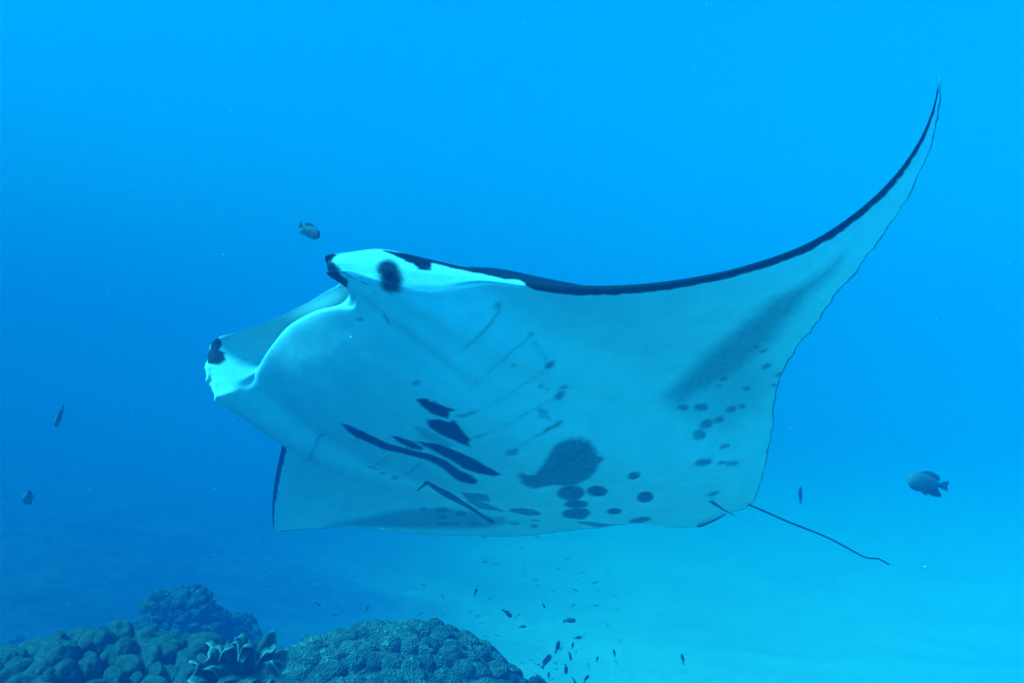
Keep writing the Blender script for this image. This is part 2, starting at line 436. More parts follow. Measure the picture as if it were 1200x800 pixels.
MARKS = [   # strength, softness (m), outline on the belly in body x, y
    (0.97, 0.00367, [(-0.194, 0.5492), (-0.22, 0.5268), (-0.2174, 0.5104), (-0.2303, 0.5067), (-0.2264, 0.4963), (-0.2407, 0.438), (-0.2207, 0.449), (-0.1906, 0.436), (-0.1757, 0.4713), (-0.1768, 0.5106)]),
    (0.97, 0.00381, [(-0.1289, 0.4777), (-0.1674, 0.4524), (-0.1769, 0.4259), (-0.1993, 0.4208), (-0.139, 0.3251), (-0.1162, 0.3239), (-0.09339, 0.2989), (-0.09371, 0.3509), (-0.09339, 0.4108), (-0.1019, 0.4512)]),
    (0.97, 0.00407, [(0.1374, 0.6457), (0.1173, 0.6304), (0.1099, 0.6022), (0.1003, 0.5422), (0.09247, 0.4934), (0.06898, 0.4357), (0.054, 0.3907), (0.04349, 0.3538), (0.04477, 0.3034), (0.07601, 0.2349), (0.08304, 0.1957), (0.1063, 0.1563), (0.146, 0.1429), (0.1589, 0.1653), (0.1528, 0.2138), (0.1023, 0.286), (0.09031, 0.3403), (0.09475, 0.3841), (0.1153, 0.436), (0.1447, 0.477), (0.1526, 0.5237), (0.1624, 0.5685), (0.1559, 0.609)]),
    (0.95, 0.00396, [(0.04379, 0.5097), (0.02989, 0.4931), (0.02048, 0.4611), (0.02349, 0.4011), (0.04509, 0.3992), (0.05988, 0.4337), (0.0595, 0.4775)]),
    (0.97, 0.00403, [(0.0136, 0.4432), (-0.006605, 0.4149), (-0.03172, 0.3865), (-0.03669, 0.3335), (-0.03136, 0.2839), (-0.0252, 0.2343), (-0.007433, 0.179), (0.01509, 0.1214), (0.04532, 0.1347), (0.05778, 0.1847), (0.05404, 0.2407), (0.03309, 0.297), (0.02237, 0.3523), (0.01416, 0.3914)]),
    (0.38, 0.0155, [(-0.069, 0.487), (-0.08631, 0.4514), (-0.08475, 0.4054), (-0.06846, 0.3513), (-0.02631, 0.3404), (-0.0284, 0.39), (-0.02358, 0.4394)]),
    (0.9, 0.00815, [(-0.009921, 0.07511), (-0.04359, 0.08332), (-0.03782, 0.05702), (-0.05537, 0.04224), (-0.1159, 0.05687), (-0.1618, 0.06967), (-0.2141, 0.09034), (-0.2487, 0.09781), (-0.2702, 0.08556), (-0.2869, 0.06094), (-0.2924, 0.03442), (-0.2862, 0.003929), (-0.2685, -0.03349), (-0.2473, -0.0632), (-0.237, -0.09378), (-0.2011, -0.1024), (-0.1532, -0.122), (-0.09948, -0.1397), (-0.03066, -0.1485), (0.004221, -0.118), (0.006705, -0.0723), (0.03239, -0.05553), (0.06221, -0.0311), (0.0509, 0.0128)]),
    (0.5, 0.00555, [(-0.07809, -0.0741), (-0.06749, -0.07908), (-0.05829, -0.08144), (-0.05098, -0.07953), (-0.04767, -0.07394), (-0.04857, -0.06712), (-0.05607, -0.05748), (-0.06615, -0.04897), (-0.07402, -0.04482), (-0.08448, -0.04281), (-0.09193, -0.0432), (-0.09402, -0.04889), (-0.09218, -0.05809), (-0.08628, -0.06648)]),
    (0.5, 0.0054, [(-0.1842, -0.08295), (-0.176, -0.08627), (-0.1679, -0.08784), (-0.1612, -0.08424), (-0.1585, -0.07758), (-0.1611, -0.06728), (-0.1662, -0.05847), (-0.1743, -0.05053), (-0.1834, -0.04511), (-0.1909, -0.0453), (-0.1969, -0.04844), (-0.1982, -0.05681), (-0.1974, -0.06441), (-0.1916, -0.07526)]),
    (0.93, 0.0044, [(0.04131, -0.2266), (0.0728, -0.2436), (0.103, -0.2491), (0.1256, -0.2413), (0.1343, -0.2203), (0.1263, -0.1912), (0.104, -0.16), (0.07557, -0.1342), (0.04425, -0.1187), (0.01602, -0.1147), (-0.006212, -0.1222), (-0.01371, -0.1414), (-0.007954, -0.1692), (0.01323, -0.1999)]),
    (0.93, 0.0044, [(-0.005161, -0.2884), (0.01894, -0.3024), (0.03914, -0.3057), (0.0544, -0.299), (0.06008, -0.2826), (0.05658, -0.2618), (0.04341, -0.2396), (0.0231, -0.2198), (-3.046e-05, -0.207), (-0.02193, -0.2039), (-0.03893, -0.2084), (-0.04542, -0.2237), (-0.04107, -0.2439), (-0.02725, -0.2675)]),
    (0.93, 0.00459, [(0.1442, -0.3163), (0.1687, -0.3289), (0.1935, -0.3311), (0.214, -0.3244), (0.2252, -0.3081), (0.2232, -0.2843), (0.2076, -0.2592), (0.1853, -0.2388), (0.159, -0.2261), (0.1375, -0.225), (0.1206, -0.2342), (0.1125, -0.2523), (0.1147, -0.2745), (0.1251, -0.2974)]),
    (0.93, 0.00493, [(0.2769, -0.4213), (0.3423, -0.4621), (0.4468, -0.5161), (0.4941, -0.5213), (0.5207, -0.5085), (0.5232, -0.481), (0.4887, -0.4385), (0.4282, -0.3907), (0.3383, -0.3387), (0.2807, -0.3171), (0.2346, -0.3107), (0.215, -0.3262), (0.2137, -0.3509), (0.2318, -0.3821)]),
    (0.93, 0.0051, [(0.4323, -0.5155), (0.4702, -0.5386), (0.4948, -0.5464), (0.5139, -0.5467), (0.5229, -0.5378), (0.5186, -0.5213), (0.5029, -0.5013), (0.4773, -0.4806), (0.4441, -0.4608), (0.3893, -0.433), (0.3553, -0.4222), (0.3479, -0.4304), (0.3565, -0.4497), (0.3849, -0.4787)]),
    (0.93, 0.00421, [(-0.1857, -0.2806), (-0.1756, -0.2873), (-0.1654, -0.2899), (-0.1554, -0.2874), (-0.1498, -0.2807), (-0.1491, -0.2702), (-0.1543, -0.2578), (-0.164, -0.2468), (-0.176, -0.239), (-0.1858, -0.2369), (-0.1945, -0.2396), (-0.1981, -0.2483), (-0.1982, -0.2595), (-0.1938, -0.2709)]),
    (0.93, 0.00457, [(-0.009015, -0.4858), (0.01883, -0.5057), (0.04388, -0.5183), (0.06221, -0.5182), (0.07153, -0.509), (0.06944, -0.4903), (0.05524, -0.467), (0.0345, -0.4446), (0.007854, -0.4258), (-0.01877, -0.413), (-0.03959, -0.4102), (-0.04978, -0.4188), (-0.04789, -0.4361), (-0.03306, -0.4594)]),
    (0.93, 0.0048, [(0.1954, -0.5068), (0.2125, -0.5163), (0.2329, -0.5221), (0.2487, -0.5198), (0.2585, -0.5116), (0.2544, -0.4938), (0.2386, -0.4718), (0.2194, -0.4536), (0.1991, -0.4423), (0.1825, -0.4397), (0.1714, -0.4448), (0.167, -0.4572), (0.1703, -0.4743), (0.1802, -0.4915)]),
    (0.93, 0.00508, [(0.2327, -0.6775), (0.2568, -0.6935), (0.2914, -0.7066), (0.3407, -0.7242), (0.4116, -0.7539), (0.4446, -0.7559), (0.4418, -0.7373), (0.4065, -0.7024), (0.3411, -0.6562), (0.2958, -0.6361), (0.2598, -0.6297), (0.2348, -0.6348), (0.223, -0.6473), (0.223, -0.6639)]),
    (0.85, 0.00496, [(0.4729, -0.3228), (0.5356, -0.3534), (0.6052, -0.3747), (0.6356, -0.363), (0.6443, -0.3346), (0.5917, -0.2753), (0.4907, -0.1986), (0.4424, -0.1649), (0.3974, -0.1468), (0.3676, -0.1484), (0.3533, -0.167), (0.3544, -0.1978), (0.3733, -0.2362), (0.4275, -0.2879)]),
    (0.7, 0.00629, [(0.3052, 0.1133), (0.2582, 0.08687), (0.2319, 0.04376), (0.3318, -0.01961), (0.3467, 0.02042), (0.3527, -0.02467), (0.5501, -0.2274), (0.6887, -0.2696), (0.6115, -0.1564), (0.3795, 0.03007)]),
    (0.6, 0.00718, [(0.9189, -0.03841), (0.9389, -0.04262), (0.9562, -0.03685), (0.9605, -0.02509), (0.9514, -0.01424), (0.9319, -0.01054), (0.9137, -0.0154), (0.9096, -0.02805)]),
    (0.6, 0.00713, [(0.8419, -0.1101), (0.8573, -0.1146), (0.8754, -0.1147), (0.8911, -0.1092), (0.903, -0.09998), (0.9086, -0.08893), (0.9065, -0.07812), (0.8969, -0.06991), (0.8825, -0.06567), (0.8633, -0.06541), (0.8466, -0.07013), (0.8344, -0.07955), (0.8295, -0.09039), (0.8314, -0.1004)]),
    (0.6, 0.00716, [(0.8284, -0.1797), (0.8449, -0.1865), (0.8599, -0.1875), (0.8734, -0.184), (0.8822, -0.1771), (0.8835, -0.1669), (0.8789, -0.1568), (0.8678, -0.1483), (0.8521, -0.142), (0.8358, -0.1408), (0.8224, -0.1444), (0.8127, -0.1507), (0.8113, -0.1601), (0.8183, -0.1719)]),
    (0.6, 0.0073, [(0.9389, -0.1477), (0.9504, -0.151), (0.963, -0.1517), (0.9741, -0.1468), (0.9822, -0.14), (0.9848, -0.1316), (0.9823, -0.1231), (0.975, -0.1166), (0.9634, -0.1136), (0.9501, -0.1133), (0.939, -0.1171), (0.9312, -0.124), (0.9285, -0.1323), (0.9311, -0.1404)]),
    (0.6, 0.00719, [(0.7643, -0.3331), (0.7775, -0.3357), (0.7908, -0.3298), (0.794, -0.3188), (0.7877, -0.3095), (0.7738, -0.3067), (0.7615, -0.312), (0.7562, -0.3225)]),
    (0.6, 0.00731, [(0.7903, -0.4261), (0.7983, -0.4283), (0.8088, -0.4272), (0.8174, -0.422), (0.824, -0.4134), (0.8273, -0.4044), (0.8265, -0.3962), (0.8217, -0.3896), (0.8133, -0.3877), (0.8032, -0.3887), (0.7943, -0.3939), (0.7871, -0.4018), (0.7832, -0.4106), (0.7843, -0.4194)]),
    (0.6, 0.00719, [(0.6847, -0.4586), (0.6932, -0.462), (0.7036, -0.4619), (0.715, -0.4581), (0.7228, -0.4522), (0.7266, -0.444), (0.7273, -0.4374), (0.7223, -0.4318), (0.7122, -0.4282), (0.7025, -0.429), (0.6925, -0.4321), (0.6824, -0.4374), (0.6783, -0.4449), (0.6793, -0.4527)]),
    (0.6, 0.00734, [(0.7656, -0.4998), (0.7837, -0.5056), (0.7985, -0.4997), (0.8014, -0.4851), (0.7915, -0.4721), (0.7726, -0.4661), (0.756, -0.4716), (0.7536, -0.4851)]),
    (0.6, 0.00737, [(0.9141, -0.2878), (0.9265, -0.2895), (0.9396, -0.2835), (0.9443, -0.2723), (0.9388, -0.2632), (0.9253, -0.2611), (0.9131, -0.2678), (0.9081, -0.2786)]),
    (0.6, 0.00742, [(0.9711, -0.2413), (0.9782, -0.243), (0.987, -0.2409), (0.996, -0.2357), (1.004, -0.2285), (1.009, -0.2209), (1.009, -0.2142), (1.005, -0.2095), (0.9987, -0.2081), (0.9888, -0.2098), (0.9799, -0.215), (0.9721, -0.2218), (0.9676, -0.2301), (0.967, -0.2369)]),
    (0.6, 0.00745, [(1.006, -0.2013), (1.014, -0.2023), (1.025, -0.1988), (1.037, -0.1915), (1.047, -0.1819), (1.054, -0.172), (1.056, -0.1639), (1.053, -0.1588), (1.045, -0.1578), (1.034, -0.1615), (1.022, -0.1686), (1.013, -0.1784), (1.005, -0.188), (1.003, -0.1964)]),
    (0.8, 0.00536, [(0.591, -0.5592), (0.5379, -0.5984), (0.5336, -0.7051), (0.4924, -0.7483), (0.5122, -0.744), (0.5961, -0.6851), (0.5974, -0.62)]),
    (0.72, 0.00585, [(-0.4457, -0.2463), (-0.4408, -0.2488), (-0.4352, -0.2477), (-0.4314, -0.2427), (-0.4284, -0.236), (-0.4285, -0.2269), (-0.4307, -0.2177), (-0.4349, -0.2106), (-0.44, -0.208), (-0.4453, -0.2097), (-0.4493, -0.2143), (-0.4512, -0.2223), (-0.4513, -0.2313), (-0.4495, -0.2401)]),
    (0.72, 0.00591, [(-0.4574, -0.3146), (-0.4521, -0.317), (-0.4469, -0.3135), (-0.443, -0.3061), (-0.4409, -0.2951), (-0.4416, -0.2838), (-0.4442, -0.2727), (-0.4488, -0.2658), (-0.4539, -0.2636), (-0.4592, -0.2671), (-0.4628, -0.2746), (-0.4654, -0.2849), (-0.4644, -0.2971), (-0.4622, -0.3071)]),
    (0.72, 0.00602, [(-0.4761, -0.4157), (-0.4707, -0.4206), (-0.4656, -0.4208), (-0.4604, -0.4177), (-0.4572, -0.411), (-0.4565, -0.4024), (-0.4587, -0.3935), (-0.4623, -0.3863), (-0.4673, -0.3823), (-0.4726, -0.3824), (-0.4768, -0.3862), (-0.48, -0.3926), (-0.4808, -0.4009), (-0.4799, -0.4093)]),
    (0.72, 0.00603, [(-0.4878, -0.4453), (-0.4804, -0.4491), (-0.4763, -0.443), (-0.4764, -0.4318), (-0.4825, -0.4215), (-0.4888, -0.419), (-0.4941, -0.4246), (-0.4934, -0.4357)]),
    (0.72, 0.00605, [(-0.4153, -0.3786), (-0.4081, -0.3857), (-0.3981, -0.389), (-0.3898, -0.3864), (-0.3845, -0.3782), (-0.3813, -0.3684), (-0.3816, -0.3568), (-0.3856, -0.3464), (-0.3933, -0.339), (-0.4012, -0.337), (-0.4101, -0.3386), (-0.4174, -0.3449), (-0.4206, -0.3558), (-0.4194, -0.368)]),
    (0.72, 0.00606, [(-0.4325, -0.4071), (-0.4268, -0.413), (-0.4205, -0.4148), (-0.4153, -0.4121), (-0.4117, -0.4054), (-0.4102, -0.3979), (-0.4119, -0.3891), (-0.4159, -0.381), (-0.4218, -0.3761), (-0.4281, -0.374), (-0.4337, -0.376), (-0.4372, -0.3825), (-0.4381, -0.3911), (-0.4365, -0.3999)]),
    (0.72, 0.00609, [(-0.3675, -0.3911), (-0.3599, -0.3963), (-0.3529, -0.3945), (-0.3483, -0.3879), (-0.3454, -0.3785), (-0.3459, -0.3647), (-0.3497, -0.3535), (-0.3559, -0.3431), (-0.363, -0.338), (-0.3702, -0.3384), (-0.3759, -0.3449), (-0.3783, -0.3547), (-0.3778, -0.3678), (-0.3739, -0.3808)]),
    (0.72, 0.00625, [(-0.3506, -0.5113), (-0.3463, -0.5149), (-0.3419, -0.5143), (-0.3377, -0.5114), (-0.334, -0.5049), (-0.3314, -0.4976), (-0.3318, -0.4909), (-0.3343, -0.484), (-0.3381, -0.4807), (-0.3421, -0.4818), (-0.347, -0.485), (-0.3509, -0.4904), (-0.3524, -0.4985), (-0.3525, -0.5055)]),
    (0.72, 0.00627, [(-0.2891, -0.4952), (-0.2832, -0.4983), (-0.2762, -0.4937), (-0.2694, -0.4858), (-0.2634, -0.4732), (-0.2622, -0.4585), (-0.2628, -0.4472), (-0.2674, -0.4372), (-0.2737, -0.434), (-0.2809, -0.4377), (-0.2875, -0.4458), (-0.2914, -0.459), (-0.2942, -0.4727), (-0.2931, -0.4861)]),
    (0.72, 0.00634, [(-0.2935, -0.5549), (-0.2873, -0.5552), (-0.2821, -0.547), (-0.2811, -0.5343), (-0.2842, -0.5247), (-0.2905, -0.5244), (-0.2955, -0.5328), (-0.2964, -0.5453)]),
    (0.72, 0.00638, [(-0.3002, -0.6049), (-0.2959, -0.606), (-0.2913, -0.603), (-0.2879, -0.5952), (-0.2836, -0.5865), (-0.2833, -0.5754), (-0.2832, -0.5663), (-0.2868, -0.5594), (-0.2901, -0.5582), (-0.2951, -0.5608), (-0.2995, -0.5682), (-0.3016, -0.5799), (-0.3029, -0.59), (-0.302, -0.5998)]),
    (0.72, 0.0067, [(-0.1462, -0.6677), (-0.139, -0.6726), (-0.1294, -0.6741), (-0.1164, -0.6763), (-0.1053, -0.6745), (-0.09419, -0.6732), (-0.09224, -0.6668), (-0.09558, -0.6597), (-0.1062, -0.6509), (-0.1174, -0.6478), (-0.13, -0.6457), (-0.1391, -0.6499), (-0.1468, -0.6533), (-0.1476, -0.6619)]),
    (0.72, 0.00558, [(-0.7138, -0.3166), (-0.7025, -0.3263), (-0.6894, -0.3291), (-0.6816, -0.3233), (-0.6847, -0.3118), (-0.6956, -0.3024), (-0.7087, -0.2994), (-0.7163, -0.3055)]),
    (0.72, 0.00571, [(-0.5926, -0.2638), (-0.583, -0.2705), (-0.5705, -0.2712), (-0.5637, -0.2648), (-0.5672, -0.2548), (-0.5771, -0.2479), (-0.5893, -0.2473), (-0.5966, -0.2532)]),
    (0.72, 0.00538, [(-0.7761, -0.2375), (-0.769, -0.2419), (-0.7609, -0.2403), (-0.7557, -0.2347), (-0.7581, -0.227), (-0.7656, -0.2223), (-0.7741, -0.2234), (-0.7776, -0.2304)]),
    (0.72, 0.0053, [(-0.786, -0.1929), (-0.7806, -0.1955), (-0.7761, -0.1926), (-0.7763, -0.1848), (-0.7814, -0.1765), (-0.7868, -0.174), (-0.7905, -0.1776), (-0.7903, -0.1854)]),
    (0.72, 0.00571, [(-0.6881, -0.3894), (-0.6795, -0.3964), (-0.6663, -0.4042), (-0.659, -0.3997), (-0.6595, -0.391), (-0.6684, -0.3831), (-0.6806, -0.3797), (-0.6889, -0.383)]),
    (0.72, 0.00584, [(-0.6273, -0.4361), (-0.6211, -0.4402), (-0.6145, -0.438), (-0.6102, -0.4327), (-0.6135, -0.4251), (-0.6194, -0.4217), (-0.6263, -0.4237), (-0.6282, -0.4311)]),
    (0.72, 0.00586, [(-0.5682, -0.3806), (-0.5582, -0.387), (-0.5526, -0.3837), (-0.5526, -0.3744), (-0.5585, -0.3643), (-0.5683, -0.3582), (-0.5742, -0.3611), (-0.5743, -0.3701)]),
    (0.72, 0.0058, [(-0.5431, -0.2879), (-0.5381, -0.2898), (-0.5354, -0.2851), (-0.5351, -0.2779), (-0.5375, -0.2721), (-0.5424, -0.2704), (-0.5471, -0.2738), (-0.5473, -0.2812)]),
    (0.8, 0.0072, [(-0.4726, 0.2796), (-0.4696, 0.2757), (-0.4655, 0.274), (-0.4609, 0.2743), (-0.4561, 0.2772), (-0.453, 0.2821), (-0.4521, 0.2866), (-0.453, 0.2914), (-0.4561, 0.2952), (-0.4606, 0.2977), (-0.4655, 0.2972), (-0.4694, 0.294), (-0.4725, 0.2896), (-0.4733, 0.2842)]),
    (0.8, 0.00745, [(-0.3996, 0.1846), (-0.3938, 0.179), (-0.3882, 0.1764), (-0.3815, 0.1764), (-0.3758, 0.1797), (-0.3719, 0.185), (-0.3702, 0.191), (-0.3718, 0.1977), (-0.3757, 0.2024), (-0.3817, 0.2055), (-0.3885, 0.2047), (-0.3949, 0.2021), (-0.3995, 0.1975), (-0.4011, 0.1911)]),
    (0.8, 0.0074, [(-0.4186, 0.1911), (-0.4126, 0.1898), (-0.4071, 0.1951), (-0.4043, 0.2022), (-0.4051, 0.2075), (-0.411, 0.2085), (-0.4168, 0.2043), (-0.4198, 0.1966)]),
    (0.6, 0.00779, [(-0.1825, 0.1838), (-0.1715, 0.1772), (-0.1594, 0.1742), (-0.1459, 0.1744), (-0.1353, 0.1787), (-0.1301, 0.1859), (-0.1313, 0.1942), (-0.1387, 0.2029), (-0.1506, 0.2101), (-0.1634, 0.2135), (-0.1759, 0.2123), (-0.1841, 0.2074), (-0.189, 0.1998), (-0.1885, 0.1921)]),
    (0.85, 0.0038, [(-0.2632, 0.1813), (-0.2951, 0.1672), (-0.317, 0.1477), (-0.3251, 0.1358), (-0.3205, 0.1261), (-0.31, 0.133), (-0.2931, 0.1494), (-0.2734, 0.1647)]),
    (0.55, 0.0055, [(-0.3309, 0.1897), (-0.3274, 0.1893), (-0.325, 0.1931), (-0.3221, 0.1983), (-0.3217, 0.2054), (-0.3224, 0.2134), (-0.3251, 0.2196), (-0.3276, 0.2223), (-0.3309, 0.2232), (-0.3342, 0.2194), (-0.3355, 0.2136), (-0.3366, 0.2064), (-0.3355, 0.1989), (-0.3341, 0.193)]),
    (0.55, 0.00552, [(-0.317, 0.1666), (-0.3166, 0.1682), (-0.316, 0.1735), (-0.317, 0.1805), (-0.3173, 0.1886), (-0.3201, 0.1952), (-0.322, 0.1998), (-0.3245, 0.2018), (-0.3257, 0.1998), (-0.3258, 0.1947), (-0.3258, 0.1882), (-0.3234, 0.1798), (-0.3217, 0.1726), (-0.3189, 0.1679)]),
    (0.55, 0.00551, [(-0.3207, 0.1961), (-0.317, 0.1952), (-0.3147, 0.2006), (-0.3145, 0.2064), (-0.317, 0.2107), (-0.32, 0.2106), (-0.3222, 0.2062), (-0.322, 0.1998)]),
    (0.55, 0.00538, [(-0.3977, 0.2585), (-0.3934, 0.2546), (-0.3887, 0.2551), (-0.3855, 0.2591), (-0.3865, 0.265), (-0.3912, 0.2687), (-0.397, 0.2689), (-0.3999, 0.2644)]),
    (0.55, 0.00541, [(-0.3927, 0.2321), (-0.3898, 0.2325), (-0.3877, 0.2345), (-0.3878, 0.2389), (-0.3898, 0.2424), (-0.3927, 0.2421), (-0.3943, 0.24), (-0.3941, 0.2356)]),
    (0.55, 0.0052, [(-0.4913, 0.3524), (-0.4882, 0.3552), (-0.488, 0.3596), (-0.4906, 0.3641), (-0.4926, 0.3652), (-0.4955, 0.3629), (-0.4959, 0.3586), (-0.4934, 0.3534)]),
    (0.55, 0.00521, [(-0.4862, 0.3422), (-0.4845, 0.3443), (-0.4852, 0.3494), (-0.4877, 0.3536), (-0.4895, 0.3542), (-0.4912, 0.3513), (-0.4903, 0.3465), (-0.4877, 0.3429)]),
    (0.55, 0.00525, [(-0.4749, 0.2999), (-0.4725, 0.3008), (-0.4717, 0.3055), (-0.4723, 0.3107), (-0.474, 0.3134), (-0.4762, 0.3125), (-0.4769, 0.3077), (-0.4765, 0.3027)]),
    (0.55, 0.00523, [(-0.4799, 0.3209), (-0.4786, 0.3211), (-0.4771, 0.3233), (-0.4769, 0.3258), (-0.4781, 0.3286), (-0.4799, 0.3284), (-0.4809, 0.3265), (-0.4811, 0.324)]),
    (0.7, 0.0047, [(-0.5079, 0.3772), (-0.5035, 0.3765), (-0.5001, 0.38), (-0.5001, 0.3864), (-0.5017, 0.391), (-0.5058, 0.3916), (-0.5088, 0.3886), (-0.5095, 0.3818)]),
    (0.7, 0.00461, [(-0.5218, 0.4987), (-0.518, 0.4985), (-0.5134, 0.5024), (-0.5134, 0.5076), (-0.5139, 0.5119), (-0.518, 0.5115), (-0.5223, 0.5087), (-0.5226, 0.5025)]),
    (0.7, 0.00463, [(-0.3309, 0.7233), (-0.3301, 0.7246), (-0.3301, 0.7292), (-0.331, 0.7348), (-0.3339, 0.7414), (-0.3378, 0.7472), (-0.3409, 0.7505), (-0.3449, 0.7515), (-0.3463, 0.75), (-0.346, 0.7456), (-0.3435, 0.7394), (-0.3403, 0.7326), (-0.3372, 0.7274), (-0.3334, 0.7233)]),
    (0.7, 0.00479, [(-0.2581, 0.5736), (-0.2526, 0.5718), (-0.2438, 0.5735), (-0.2382, 0.5783), (-0.2384, 0.5834), (-0.2443, 0.5856), (-0.253, 0.5835), (-0.2581, 0.5786)]),
    (0.7, 0.00476, [(-0.4285, 0.3734), (-0.4243, 0.3726), (-0.4218, 0.3745), (-0.4217, 0.3787), (-0.4245, 0.3823), (-0.4285, 0.383), (-0.4316, 0.3814), (-0.4315, 0.3772)]),
    (0.7, 0.0058, [(0.3197, 0.3466), (0.3266, 0.3447), (0.3353, 0.3491), (0.3417, 0.3555), (0.3397, 0.362), (0.3338, 0.3632), (0.3242, 0.3603), (0.3178, 0.3534)]),
    (0.7, 0.00572, [(0.3234, 0.4247), (0.3255, 0.4258), (0.3258, 0.4313), (0.3263, 0.4379), (0.3265, 0.4458), (0.3255, 0.4539), (0.3244, 0.4587), (0.3212, 0.4612), (0.3205, 0.4587), (0.3178, 0.455), (0.3166, 0.4481), (0.3181, 0.4396), (0.3187, 0.4327), (0.3207, 0.4276)]),
    (0.7, 0.0063, [(0.5843, 0.42), (0.6786, 0.3931), (0.696, 0.399), (0.5758, 0.4492), (0.6785, 0.4219), (0.6272, 0.4332), (0.6328, 0.4199), (0.5383, 0.4394)]),
    (0.7, 0.00576, [(0.3262, 0.3937), (0.3301, 0.394), (0.3334, 0.3976), (0.3343, 0.4032), (0.3318, 0.4064), (0.33, 0.4057), (0.3257, 0.4022), (0.3255, 0.3967)]),
    (0.7, 0.00467, [(-0.2871, 0.791), (-0.2832, 0.7917), (-0.2811, 0.7932), (-0.2787, 0.7963), (-0.2782, 0.7987), (-0.282, 0.7975), (-0.2842, 0.7969), (-0.2867, 0.7932)]),
    (0.16, 0.0328, [(-0.3243, 0.6359), (-0.3119, 0.6399), (-0.2998, 0.6537), (-0.2868, 0.6754), (-0.2762, 0.7001), (-0.2702, 0.7239), (-0.2738, 0.7409), (-0.2832, 0.7495), (-0.2997, 0.7466), (-0.3148, 0.7327), (-0.328, 0.7119), (-0.338, 0.6869), (-0.3396, 0.6628), (-0.3345, 0.6445)]),
    (0.12, 0.0283, [(-0.301, 0.5873), (-0.2908, 0.5913), (-0.2827, 0.6031), (-0.2762, 0.6221), (-0.2715, 0.6419), (-0.2741, 0.6605), (-0.2798, 0.6736), (-0.289, 0.6791), (-0.2997, 0.6744), (-0.3072, 0.6621), (-0.3138, 0.6434), (-0.317, 0.6234), (-0.3146, 0.6044), (-0.309, 0.5913)]),
    (0.06, 0.0547, [(-0.2154, -0.1854), (-0.1507, -0.2242), (-0.0641, -0.2525), (0.005132, -0.2477), (0.02478, -0.1984), (-0.003497, -0.1229), (-0.06965, -0.04003), (-0.147, 0.02733), (-0.2123, 0.06143), (-0.2581, 0.06068), (-0.2846, 0.03066), (-0.2946, -0.01762), (-0.2872, -0.0763), (-0.2618, -0.1334)]),
]
DUSKY = [
    (0.62, 0.0607, [(-1.174, -0.06387), (-1.142, -0.06205), (-1.082, -0.02679), (-1.022, 0.006566), (-0.8821, -0.02714), (-0.7335, -0.07802), (-0.5519, -0.1418), (-0.4701, -0.1294), (-0.4398, -0.1984), (-0.5087, -0.2577), (-0.6347, -0.268), (-0.7762, -0.2259), (-0.9415, -0.1402), (-1.055, -0.09484), (-1.132, -0.08081)]),
    (0.3, 0.0897, [(-0.5675, -0.175), (-0.7195, -0.2306), (-0.7023, -0.3358), (-0.4884, -0.5061), (-0.4021, -0.442), (-0.4319, -0.2328)]),
    (0.55, 0.0444, [(1.436, 0.2031), (1.274, 0.1181), (1.12, 0.06659), (0.9916, 0.00608), (0.8549, -0.08644), (0.7809, -0.2084), (0.7877, -0.3794), (0.9333, -0.3403), (1.086, -0.2111), (1.238, -0.03263)]),
]
GILL_SLITS = [
    [(-0.517, 0.5002), (-0.5044, 0.4959), (-0.4762, 0.5028), (-0.4399, 0.5179), (-0.3952, 0.5275)],
    [(-0.5063, 0.3798), (-0.4877, 0.3891), (-0.4592, 0.4092), (-0.4184, 0.4203), (-0.3677, 0.4317), (-0.3236, 0.4464)],
    [(-0.4644, 0.281), (-0.4434, 0.2933), (-0.3936, 0.3095), (-0.3555, 0.3319), (-0.3165, 0.3546), (-0.2814, 0.3746)],
    [(-0.3935, 0.1913), (-0.3704, 0.2027), (-0.3409, 0.2276), (-0.3046, 0.2582), (-0.2588, 0.2891), (-0.1637, 0.3283)],
    [(-0.3243, 0.1292), (-0.3081, 0.1465), (-0.2821, 0.1685), (-0.2356, 0.1892), (-0.1663, 0.2064), (-0.1185, 0.2161)],
    [(-0.2108, 0.4275), (-0.2453, 0.403), (-0.271, 0.3856)],
    [(-0.154, 0.3312), (-0.1895, 0.3141)],
    [(0.158, 0.4589), (0.2386, 0.4462), (0.3038, 0.4432)],
    [(0.1084, 0.365), (0.1897, 0.3545), (0.2643, 0.3385)],
    [(0.1624, 0.5685), (0.2264, 0.5658)],
    [(0.2492, 0.6464), (0.3327, 0.6499), (0.4987, 0.6214)],
]
TAIL_PATH = [(-0.0400, -0.6200, 0.0600), (-0.0814, -0.8533, -0.0358), (-0.0995, -0.8786, -0.0476), (-0.1276, -0.9283, -0.0632), (-0.1495, -1.0380, -0.0756), (-0.1568, -1.1298, -0.0763), (-0.1646, -1.2275, -0.0808), (-0.1658, -1.3446, -0.0906), (-0.1702, -1.4117, -0.0965), (-0.1819, -1.4718, -0.0858), (-0.1826, -1.5305, -0.0907)]
PELVIC_FINS = [[(-0.0496, -0.7188, -0.0701), (-0.0102, -0.7944, -0.0558), (0.0256, -0.8726, -0.0424), (0.0136, -0.9098, -0.0535)], [(0.2019, -0.8898, -0.0601), (0.1606, -0.8961, -0.0561), (0.1061, -0.8977, -0.0478), (0.0496, -0.8917, -0.0412)]]
SLENDER_PATH = [(0.0708, 0.3479, -0.3415), (0.0957, 0.3242, -0.3284), (0.1174, 0.2785, -0.3276), (0.1360, 0.2274, -0.3262), (0.1558, 0.1777, -0.3255), (0.1729, 0.1178, -0.3285), (0.1921, 0.0621, -0.3317), (0.2116, 0.0090, -0.3331)]
SLENDER_SIDE = (-0.638, -0.366, 0.678)

